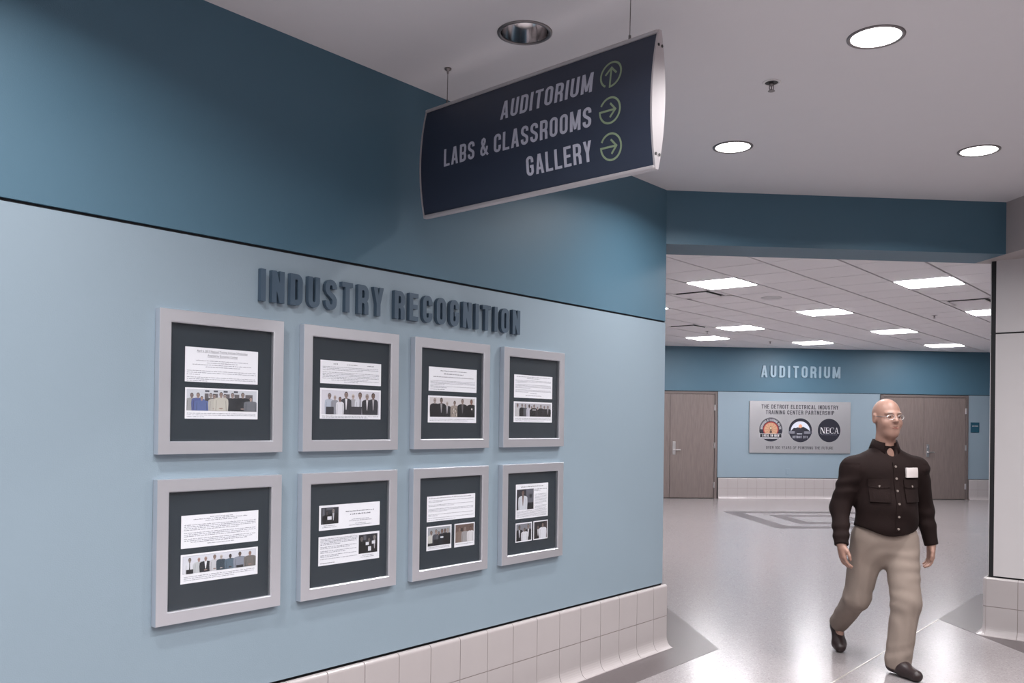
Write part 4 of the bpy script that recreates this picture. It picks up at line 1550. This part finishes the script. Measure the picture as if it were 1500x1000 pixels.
# room sign and outlet on the back wall
rs = empty('room_sign', (11.387, YB, 1.43), 0, label='small dark teal room sign on the wall right of the doors', cat='sign')
rp = link('plate', bxm(-.096, .096, -.014, 0, 0, .215, .004), 'teal_sign', rs)
polys = [p for c, q in layout('AUDITORIUM', .020, .13, .18, .5, .2) for p in q]
link('lettering', solid2d(bmesh.new(), polys, .0015, -.0155, off=(-.065, .128)), 'patch', rp)
ou = empty('wall_outlet', (7.297, YB, .50), 0, label='pale blue power outlet low on the wall under the steel sign', cat='outlet')
op = link('cover_plate', bxm(-.045, .045, -.007, 0, 0, .125, .003), 'light_blue', ou)
for z in (.037, .088):
    link('socket', bxm(-.018, .018, -.0095, -.006, z - .016, z + .016, .004), 'light_blue', op)

# ================================================================== THE WALKING MAN
# signed-distance modelling: smooth unions of tapered limbs, meshed with surface nets
class Field:
    def __init__(self, lo, hi, h):
        self.lo, self.h = np.array(lo, np.float32), h
        self.n = np.ceil((np.array(hi) - np.array(lo)) / h).astype(int) + 1
        self.d = np.full(self.n, .25, np.float32)

    def grid(self, lo, hi):
        a = np.clip(np.floor((np.array(lo) - self.lo) / self.h).astype(int), 0, self.n - 1)
        b = np.clip(np.ceil((np.array(hi) - self.lo) / self.h).astype(int) + 1, 1, self.n)
        ax = [self.lo[i] + self.h * np.arange(a[i], b[i], dtype=np.float32) for i in range(3)]
        return tuple(slice(a[i], b[i]) for i in range(3)), np.meshgrid(*ax, indexing='ij')

    def mix(self, sl, d, k, mode):
        D = self.d[sl]
        if mode == 'add':
            if k > 0:
                hh = np.clip(.5 + .5 * (D - d) / k, 0, 1)
                self.d[sl] = D * (1 - hh) + d * hh - k * hh * (1 - hh)
            else:
                self.d[sl] = np.minimum(D, d)
        else:
            if k > 0:
                hh = np.clip(.5 - .5 * (D + d) / k, 0, 1)
                self.d[sl] = D * (1 - hh) - d * hh + k * hh * (1 - hh)
            else:
                self.d[sl] = np.maximum(D, -d)

    def cone(self, a, b, ra, rb, k=.02, mode='add', flat=None):
        a, b = np.array(a, np.float32), np.array(b, np.float32)
        mrg = max(ra, rb) + k + .03
        sl, (X, Y, Z) = self.grid(np.minimum(a, b) - mrg, np.maximum(a, b) + mrg)
        ba = b - a
        t = np.clip(((X - a[0]) * ba[0] + (Y - a[1]) * ba[1] + (Z - a[2]) * ba[2]) / max(1e-9, float(ba @ ba)), 0, 1)
        d = np.sqrt((X - a[0] - t * ba[0]) ** 2 + (Y - a[1] - t * ba[1]) ** 2 + (Z - a[2] - t * ba[2]) ** 2) - (ra + (rb - ra) * t)
        self.mix(sl, d, k, mode)
        return self

    def ell(self, c, r, k=.02, mode='add', rot=None):
        c, r = np.array(c, np.float32), np.array(r, np.float32)
        mrg = float(r.max()) + k + .03
        sl, (X, Y, Z) = self.grid(c - mrg, c + mrg)
        P = [X - c[0], Y - c[1], Z - c[2]]
        if rot is not None:
            m3 = rot.transposed()
            P = [m3[i][0] * P[0] + m3[i][1] * P[1] + m3[i][2] * P[2] for i in range(3)]
        k0 = np.sqrt(sum((P[i] / r[i]) ** 2 for i in range(3)))
        k1 = np.sqrt(sum((P[i] / r[i] ** 2) ** 2 for i in range(3)))
        self.mix(sl, k0 * (k0 - 1) / np.maximum(k1, 1e-4), k, mode)
        return self

    def whole(self):
        return self.grid(self.lo, self.lo + self.h * (self.n - 1))

    def cut(self, p, nrm, lo=None, hi=None):
        """keep what lies behind the plane (p, nrm)"""
        sl, (X, Y, Z) = self.grid(lo if lo is not None else self.lo, hi if hi is not None else self.lo + self.h * (self.n - 1))
        nrm = Vector(nrm).normalized()
        self.d[sl] = np.maximum(self.d[sl], (X - p[0]) * nrm[0] + (Y - p[1]) * nrm[1] + (Z - p[2]) * nrm[2])
        return self

    def mesh(self, name):
        d = self.d
        s = d < 0
        nx, ny, nz = d.shape
        cnt = np.zeros((nx - 1, ny - 1, nz - 1), np.int8)
        for i in (0, 1):
            for j in (0, 1):
                for k in (0, 1):
                    cnt += s[i:nx - 1 + i, j:ny - 1 + j, k:nz - 1 + k]
        act = np.argwhere((cnt > 0) & (cnt < 8))
        idx = np.full(cnt.shape, -1, np.int32)
        idx[tuple(act.T)] = np.arange(len(act))
        acc = np.zeros((len(act), 3), np.float64)
        num = np.zeros(len(act))
        C = [(0, 0, 0), (1, 0, 0), (0, 1, 0), (1, 1, 0), (0, 0, 1), (1, 0, 1), (0, 1, 1), (1, 1, 1)]
        vals = [d[act[:, 0] + c[0], act[:, 1] + c[1], act[:, 2] + c[2]] for c in C]
        for p in range(8):
            for q in range(p + 1, 8):
                if sum(abs(C[p][i] - C[q][i]) for i in range(3)) != 1:
                    continue
                m_ = (vals[p] < 0) != (vals[q] < 0)
                t = np.where(m_, vals[p] / np.where(m_, vals[p] - vals[q], 1), 0)
                for ax in range(3):
                    acc[:, ax] += m_ * (C[p][ax] + t * (C[q][ax] - C[p][ax]))
                num += m_
        V = (act + acc / num[:, None]) * self.h + self.lo
        quads = []
        for ax in range(3):
            e0 = [slice(None)] * 3
            e1 = [slice(None)] * 3
            e0[ax], e1[ax] = slice(0, -1), slice(1, None)
            A, B = s[tuple(e0)], s[tuple(e1)]
            P = np.argwhere(A != B)
            o1, o2 = [i for i in range(3) if i != ax]
            P = P[(P[:, o1] > 0) & (P[:, o2] > 0) & (P[:, o1] < cnt.shape[o1]) & (P[:, o2] < cnt.shape[o2])]
            ins = A[tuple(P.T)]

            def cell(da, db):
                Q = P.copy()
                Q[:, o1] -= da
                Q[:, o2] -= db
                return idx[tuple(Q.T)]
            f = np.stack([cell(1, 1), cell(0, 1), cell(0, 0), cell(1, 0)], 1)
            flip = ins if ax != 1 else ~ins
            f[~flip] = f[~flip][:, ::-1]
            quads.append(f)
        Q = np.concatenate(quads)
        Q = Q[(Q >= 0).all(1)]
        me = bpy.data.meshes.new(name)
        me.from_pydata([tuple(v) for v in V.tolist()], [], Q.tolist())
        me.polygons.foreach_set('use_smooth', [True] * len(me.polygons))
        me.update()
        return me


def relax(me, n=2, f=.5):
    bm = bmesh.new()
    bm.from_mesh(me)
    for _ in range(n):
        bmesh.ops.smooth_vert(bm, verts=bm.verts, factor=f, use_axis_x=True, use_axis_y=True, use_axis_z=True)
    bm.to_mesh(me)
    bm.free()
    return me


man = empty('person', (2.85, 5.40, 0), 0, label='bald man in dark brown shirt and khaki trousers striding through the opening', cat='person')
# joints, he faces -y, his left is +x
SHR, SHL = (-.212, .01, 1.252), (.212, .01, 1.252)
ELR, ELL_ = (-.282, .03, 1.005), (.297, .075, 1.005)
WRR, WRL = (-.322, -.075, .790), (.330, .035, .775)
HPR, HPL = (-.092, .02, .80), (.092, -.02, .80)
KNR, KNL = (-.150, .06, .425), (.055, -.165, .435)
ANR, ANL = (-.098, .42, .175), (-.010, -.185, .085)
HYAW = Matrix.Rotation(math.radians(2), 3, 'Z')
HC = Vector((.0, -.012, 1.58))


def hp(x, y, z):
    """head coordinates (x right of his face is -, y front is -) to the man's frame"""
    v = HYAW @ Vector((x, y, z - 1.58)) + HC
    return (v.x, v.y, v.z)


# ---- body: one continuous surface
B = Field((-.46, -.36, -.02), (.46, .62, 1.74), .0052)
B.ell(hp(0, .012, 1.607), (.078, .100, .094), .01, rot=HYAW)
B.ell(hp(0, -.035, 1.525), (.061, .066, .076), .045, rot=HYAW)
B.ell(hp(0, -.060, 1.478), (.034, .036, .026), .03, rot=HYAW)
B.ell(hp(-.036, -.062, 1.545), (.030, .026, .028), .02, rot=HYAW)
B.ell(hp(.036, -.062, 1.545), (.030, .026, .028), .02, rot=HYAW)
B.ell(hp(0, -.078, 1.607), (.056, .018, .012), .016, rot=HYAW)
B.cone(hp(0, -.088, 1.598), hp(0, -.112, 1.560), .009, .0135, .012)
B.ell(hp(-.013, -.100, 1.556), (.009, .010, .008), .006, rot=HYAW)
B.ell(hp(.013, -.100, 1.556), (.009, .010, .008), .006, rot=HYAW)
B.ell(hp(0, -.090, 1.521), (.026, .013, .012), .010, rot=HYAW)
for s in (-1, 1):
    B.ell(hp(s * .031, -.098, 1.588), (.017, .014, .011), .012, 'sub', rot=HYAW)
    B.ell(hp(s * .031, -.082, 1.587), (.0125, .0125, .010), .003, rot=HYAW)
    B.ell(hp(s * .080, .008, 1.575), (.010, .022, .033), .008, rot=HYAW)
    B.ell(hp(s * .090, .002, 1.577), (.006, .012, .019), .004, 'sub', rot=HYAW)
B.ell(hp(0, -.107, 1.519), (.024, .010, .0030), .003, 'sub', rot=HYAW)
B.cone((0, .012, 1.36), (.004, .004, 1.50), .064, .058, .03)
B.ell((0, .01, 1.20), (.165, .095, .19), .05)
B.ell((0, -.005, .98), (.150, .105, .18), .06)
B.ell((0, .01, .82), (.145, .095, .11), .05)
B.cone((-.03, .015, 1.32), SHR, .045, .042, .04).cone((.03, .015, 1.32), SHL, .045, .042, .04)
for a, b, c in ((SHR, ELR, WRR), (SHL, ELL_, WRL)):
    B.cone(a, b, .046, .036, .03).cone(b, c, .036, .027, .02)
for a, b, c in ((HPR, KNR, ANR), (HPL, KNL, ANL)):
    B.cone(a, b, .072, .048, .04).cone(b, c, .046, .032, .02)
B.cone(ANL, (.015, -.29, .035), .03, .02, .02).cone(ANR, (-.115, .37, .06), .03, .025, .02)


def hand(w, sx_, curl, fwd):
    """hanging hand below the wrist w; thumb to the front (-y); sx_ = -1 right, 1 left"""
    w = Vector(w)
    f = Vector((0, fwd, -1)).normalized()            # down the hand
    n = Vector((-sx_, 0, 0))                         # palm faces the thigh
    a = Vector((0, -1, 0)) - f * f.dot(Vector((0, -1, 0)))
    a.normalize()                                    # across the palm, towards the thumb
    P = lambda u, v, t: tuple(w + f * u + a * v + n * t)
    B.cone(P(-.02, 0, 0), P(.03, 0, .002), .027, .024, .02)
    B.cone(P(.035, .018, .0), P(.088, .026, .004), .0165, .0125, .012)
    B.cone(P(.035, .004, .0), P(.092, .008, .003), .0175, .0125, .012)
    B.cone(P(.035, -.010, .0), P(.090, -.011, .003), .0170, .0120, .012)
    B.cone(P(.035, -.022, .0), P(.084, -.029, .004), .0150, .0110, .012)
    for v0, v1, l, r in ((.027, .031, .072, .0092), (.0085, .0100, .080, .0095), (-.0105, -.0115, .073, .0092), (-.029, -.033, .058, .0082)):
        u0 = .088
        c1, c2, c3 = curl, curl * 2.1, curl * 3.1
        p0 = (u0, v0, .004)
        p1 = (u0 + l * .45 * math.cos(c1), v0 + (v1 - v0) * .45, .004 + l * .45 * math.sin(c1))
        p2 = (p1[0] + l * .32 * math.cos(c2), v0 + (v1 - v0) * .8, p1[2] + l * .32 * math.sin(c2))
        p3 = (p2[0] + l * .25 * math.cos(c3), v1, p2[2] + l * .25 * math.sin(c3))
        B.cone(P(*p0), P(*p1), r * 1.06, r, .004).cone(P(*p1), P(*p2), r, r * .93, .003).cone(P(*p2), P(*p3), r * .93, r * .8, .003)
    B.cone(P(.022, .018, .004), P(.052, .043, .016), .0155, .0125, .012)
    B.cone(P(.052, .043, .016), P(.080, .050, .024), .0115, .0105, .004)
    B.cone(P(.080, .050, .024), P(.104, .047, .031), .0102, .0082, .003)


hand(WRR, -1, .34, -.16)
hand(WRL, 1, .34, -.05)
body = link_me('body', relax(B.mesh('body'), 1, .3), 'skin', man)

# ---- shirt
def folds(F_, lo, hi, amp, fn):
    sl, (X, Y, Z) = F_.grid(lo, hi)
    F_.d[sl] += amp * fn(X, Y, Z)


T = Field((-.44, -.30, .72), (.44, .26, 1.46), .0062)
T.ell((0, .008, 1.185), (.200, .128, .195), .05)
T.ell((0, .0, 1.23), (.200, .118, .12), .05)
T.ell((0, -.022, 1.00), (.195, .150, .20), .07)
T.ell((0, -.005, .87), (.192, .140, .15), .06)
T.cone((-.02, .018, 1.335), (-.205, .012, 1.258), .058, .066, .05).cone((.02, .018, 1.335), (.205, .012, 1.258), .058, .066, .05)
T.cone((0, .012, 1.33), (0, .006, 1.41), .084, .074, .045)
for a, b, c in ((SHR, ELR, WRR), (SHL, ELL_, WRL)):
    T.cone(a, b, .074, .062, .045).cone(b, c, .060, .046, .03)
folds(T, (-.2, -.3, .78), (.2, .2, 1.3), .0045, lambda X, Y, Z: np.sin(34 * Z + 14 * np.abs(X - .06) + 3 * np.sin(9 * X)) * np.clip((1.2 - Z) * 3, 0, 1))
folds(T, (-.44, -.3, .72), (-.205, .26, 1.28), .0035, lambda X, Y, Z: np.sin(46 * Z + 20 * Y + 2.5 * np.sin(22 * Z)))
folds(T, (.215, -.3, .72), (.44, .26, 1.28), .0035, lambda X, Y, Z: np.sin(43 * Z - 18 * Y + 2.2 * np.sin(20 * Z)))
for w, e in ((WRR, ELR), (WRL, ELL_)):
    nrm = Vector(w) - Vector(e)
    T.cut(Vector(w) + nrm.normalized() * .012, nrm, (w[0] - .075, -.3, .72), (w[0] + .075, .26, w[2] + .02))
# curved shirt tail, longest in front and behind
sl, (X, Y, Z) = T.grid((-.242, -.3, .7), (.242, .26, .98))
T.d[sl] = np.maximum(T.d[sl], (.842 + .055 * np.clip((X / .2) ** 2, 0, 1) + .004 * np.sin(30 * X)) - Z)
# open neck
T.cone((0, -.02, 1.30), (0, -.15, 1.46), .012, .05, .01, 'sub')
T.cut((0, 0, 1.415), (0, -.25, 1))
shirt = link_me('shirt', relax(T.mesh('shirt'), 1, .4), 'shirt', man, label='dark brown long-sleeved buttoned work shirt')

bm = bmesh.new()
ring = []
for i in range(25):
    a = math.radians(-62 + 304 * i / 24 - 0)       # open at the front
    cx, cy = math.cos(a), math.sin(a)
    fr = max(0, -cy)
    z0 = 1.375 - .030 * fr
    ring.append([bm.verts.new((r * cx, .012 + r * .96 * cy - (.012 * fr if j > 1 else 0), z)) for j, (r, z) in enumerate(((.074, z0), (.067, 1.442 - .026 * fr), (.074, 1.444 - .026 * fr), (.098, z0 + .006 - .022 * fr)))])
for A, C in zip(ring, ring[1:]):
    for q in range(4):
        w_ = (q + 1) % 4
        bm.faces.new((A[q], A[w_], C[w_], C[q]))
bm.faces.new(ring[0])
bm.faces.new(ring[-1][::-1])
bmesh.ops.recalc_face_normals(bm, faces=bm.faces)
link('collar', bm, 'shirt', shirt, smooth=True)


def chest_y(x, z):
    """front surface of the shirt by marching through the field"""
    fx, fz = (x - T.lo[0]) / T.h, (z - T.lo[2]) / T.h
    i0, k0 = int(fx), int(fz)
    r = 0
    for i in (0, 1):
        for k in (0, 1):
            c = T.d[i0 + i, :, k0 + k]
            j = int(np.argmax(c < 0))
            y = float(T.lo[1] + T.h * (j - 1 + c[j - 1] / (c[j - 1] - c[j])))
            r += y * (fx - i0 if i else 1 - fx + i0) * (fz - k0 if k else 1 - fz + k0)
    return r


for z in (1.275, 1.20, 1.125, 1.045, .965, .89):
    y = chest_y(0, z)
    bm = lathe(bmesh.new(), [(0, -.002), (.0065, -.002), (.0075, .001), (.0075, .006), (0, .006)], 14)
    bmesh.ops.rotate(bm, cent=(0, 0, 0), matrix=Matrix.Rotation(-math.pi / 2, 3, 'X'), verts=bm.verts)
    bmesh.ops.translate(bm, vec=(0, y - .0075, z), verts=bm.verts)
    link('button', bm, 'button', shirt)


def chest_plate(name, x0, x1, z0, z1, m_, off=.004, n=6, pts=None):
    bm = bmesh.new()
    g = []
    for j in range(n + 1):
        z = z0 + (z1 - z0) * j / n
        row = []
        for i in range(n + 1):
            x = x0 + (x1 - x0) * i / n
            zz = z
            if pts == 'flap' and j == 0:
                zz = z0 + abs(i / n - .5) * .018
            row.append((x, min(chest_y(x + d_, z + e_z) for d_ in (-.012, 0, .012) for e_z in (-.012, 0, .012)) - off, zz))
        g.append(row)
    F1 = [[bm.verts.new(p) for p in r] for r in g]
    F2 = [[bm.verts.new((p[0], p[1] + off + .004, p[2])) for p in r] for r in g]
    for j in range(n):
        for i in range(n):
            bm.faces.new((F1[j][i], F1[j][i + 1], F1[j + 1][i + 1], F1[j + 1][i]))
    bd = [F1[0][i] for i in range(n + 1)] + [F1[j][n] for j in range(1, n + 1)] + [F1[n][i] for i in range(n - 1, -1, -1)] + [F1[j][0] for j in range(n - 1, 0, -1)]
    be = [F2[0][i] for i in range(n + 1)] + [F2[j][n] for j in range(1, n + 1)] + [F2[n][i] for i in range(n - 1, -1, -1)] + [F2[j][0] for j in range(n - 1, 0, -1)]
    for i in range(len(bd)):
        j = (i + 1) % len(bd)
        bm.faces.new((bd[i], be[i], be[j], bd[j]))
    bmesh.ops.recalc_face_normals(bm, faces=bm.faces)
    return link(name, bm, m_, shirt, smooth=False)


chest_plate('placket', -.016, .016, .87, 1.30, 'shirt', .003, 16)
for s in (-1, 1):
    chest_plate('pocket', s * .105 - .055, s * .105 + .055, 1.055, 1.185, 'shirt', .004)
    chest_plate('pocket_flap', s * .105 - .058, s * .105 + .058, 1.140, 1.195, 'shirt', .008, 6, 'flap')
    y = chest_y(s * .105, 1.15)
    bm = lathe(bmesh.new(), [(0, -.002), (.0065, -.002), (.0075, .001), (.0075, .006), (0, .006)], 14)
    bmesh.ops.rotate(bm, cent=(0, 0, 0), matrix=Matrix.Rotation(-math.pi / 2, 3, 'X'), verts=bm.verts)
    bmesh.ops.translate(bm, vec=(s * .105, y - .0145, 1.152), verts=bm.verts)
    link('button', bm, 'button', shirt)
# white embroidered emblem above his left pocket
chest_plate('chest_emblem', .066, .158, 1.207, 1.268, 'patch', .012, 8)['label'] = 'white embroidered emblem on his chest'

# ---- trousers
K = Field((-.36, -.36, .03), (.36, .58, 1.0), .0062)
K.ell((0, .0, .84), (.186, .128, .14), .04)
K.ell((0, .01, .745), (.172, .125, .12), .05)
K.cone(HPR, KNR, .112, .082, .05).cone(KNR, ANR, .080, .064, .03)
K.cone(HPL, KNL, .112, .086, .03).cone(KNL, (-.006, -.185, .075), .084, .078, .03)
folds(K, (-.36, -.36, .50), (.36, .3, .86), .0022, lambda X, Y, Z: np.sin(52 * Z - 44 * X + 5 * np.sin(11 * X + 8 * Z)) * np.clip((.86 - Z) * 8, 0, 1) * np.clip((Z - .5) * 9, 0, 1))
folds(K, (-.36, -.36, .03), (.36, .58, .60), .0018, lambda X, Y, Z: np.sin(36 * Z + 74 * X + 4 * np.sin(13 * Z - 15 * X)) * np.clip((.6 - Z) * 8, 0, 1))
folds(K, (-.36, -.36, .03), (.36, .0, .24), .0018, lambda X, Y, Z: np.sin(85 * Z - 30 * X) * np.clip((.24 - Z) * 10, 0, 1))
K.cut((-.004, -.18, .050), (0.0, .25, -1), (-.12, -.36, .0), (.14, .0, .2))
nr = Vector(ANR) - Vector(KNR)
K.cut(Vector(ANR) - nr.normalized() * .005, nr, (-.30, .28, .0), (.05, .58, .36))
K.cut((0, 0, .93), (0, 0, 1))
link_me('trousers', relax(K.mesh('trousers'), 1, .4), 'trousers', man, label='loose khaki trousers with soft folds')
bm = bmesh.new()

# ---- shoes
H1 = Field((-.16, -.46, -.005), (.18, -.05, .16), .005)
d_ = Vector((.22, -1, 0)).normalized()
o_ = Vector((-.022, -.15, 0))
pt = lambda f, z, s=0: tuple(o_ + d_ * f + Vector((-d_.y, d_.x, 0)) * s + Vector((0, 0, z)))
H1.cone(pt(0, .045), pt(.10, .05), .040, .042, .02).cone(pt(.10, .045), pt(.205, .034), .044, .036, .03).cone(pt(.02, .07), pt(.04, .10), .042, .042, .03)
H1.cut((0, 0, .0), (0, 0, -1)).cut((0, 0, .115), (0, 0, 1))
link_me('shoe', relax(H1.mesh('shoe'), 1, .4), 'shoe', man, label='planted dark brown leather shoe')
H2 = Field((-.24, .26, -.005), (.03, .60, .30), .005)
H2.cone((-.130, .330, .036), (-.118, .372, .050), .036, .042, .02).cone((-.118, .372, .050), (-.095, .455, .150), .043, .040, .03)
H2.cone((-.095, .455, .15), (-.098, .430, .175), .040, .040, .03)
H2.cut((0, 0, .0), (0, 0, -1))
link_me('shoe', relax(H2.mesh('shoe'), 1, .4), 'shoe', man, label='rear dark brown shoe with raised heel')

# ---- face details
for s in (-1, 1):
    bm = bmesh.new()
    bmesh.ops.create_uvsphere(bm, u_segments=12, v_segments=8, radius=.0062)
    bmesh.ops.translate(bm, vec=hp(s * .031, -.0905, 1.587), verts=bm.verts)
    link('eye', bm, 'eye', body, smooth=True)
    bm = bmesh.new()
    bmesh.ops.create_uvsphere(bm, u_segments=12, v_segments=8, radius=1)
    bmesh.ops.scale(bm, vec=(.019, .006, .0042), verts=bm.verts)
    bmesh.ops.rotate(bm, cent=(0, 0, 0), matrix=HYAW @ Matrix.Rotation(s * math.radians(18), 3, 'Z'), verts=bm.verts)
    bmesh.ops.translate(bm, vec=hp(s * .032, -.089, 1.610), verts=bm.verts)
    link('eyebrow', bm, 'hair', body, smooth=True)
bm = bmesh.new()
bmesh.ops.create_uvsphere(bm, u_segments=14, v_segments=8, radius=1)
bmesh.ops.scale(bm, vec=(.021, .008, .0045), verts=bm.verts)
bmesh.ops.rotate(bm, cent=(0, 0, 0), matrix=HYAW, verts=bm.verts)
bmesh.ops.translate(bm, vec=hp(0, -.0975, 1.5145), verts=bm.verts)
link('lower_lip', bm, 'lip', body, smooth=True)
gl = bmesh.new()
for s in (-1, 1):
    pts = [hp(s * .033 + .022 * math.cos(a), -.1065 + .006 * abs(math.cos(a)) * (1 if math.cos(a) * s > 0 else 0), 1.583 + .0155 * math.sin(a)) for a in [2 * math.pi * i / 18 for i in range(18)]]
    for i in range(18):
        tube(gl, pts[i], pts[(i + 1) % 18], .0013, 6)
    tube(gl, hp(s * .055, -.100, 1.588), hp(s * .083, .0, 1.590), .0014, 6)
tube(gl, hp(-.011, -.1065, 1.586), hp(.011, -.1065, 1.586), .0013, 6)
link('glasses', gl, 'hw', man, label='thin metal-rimmed glasses')
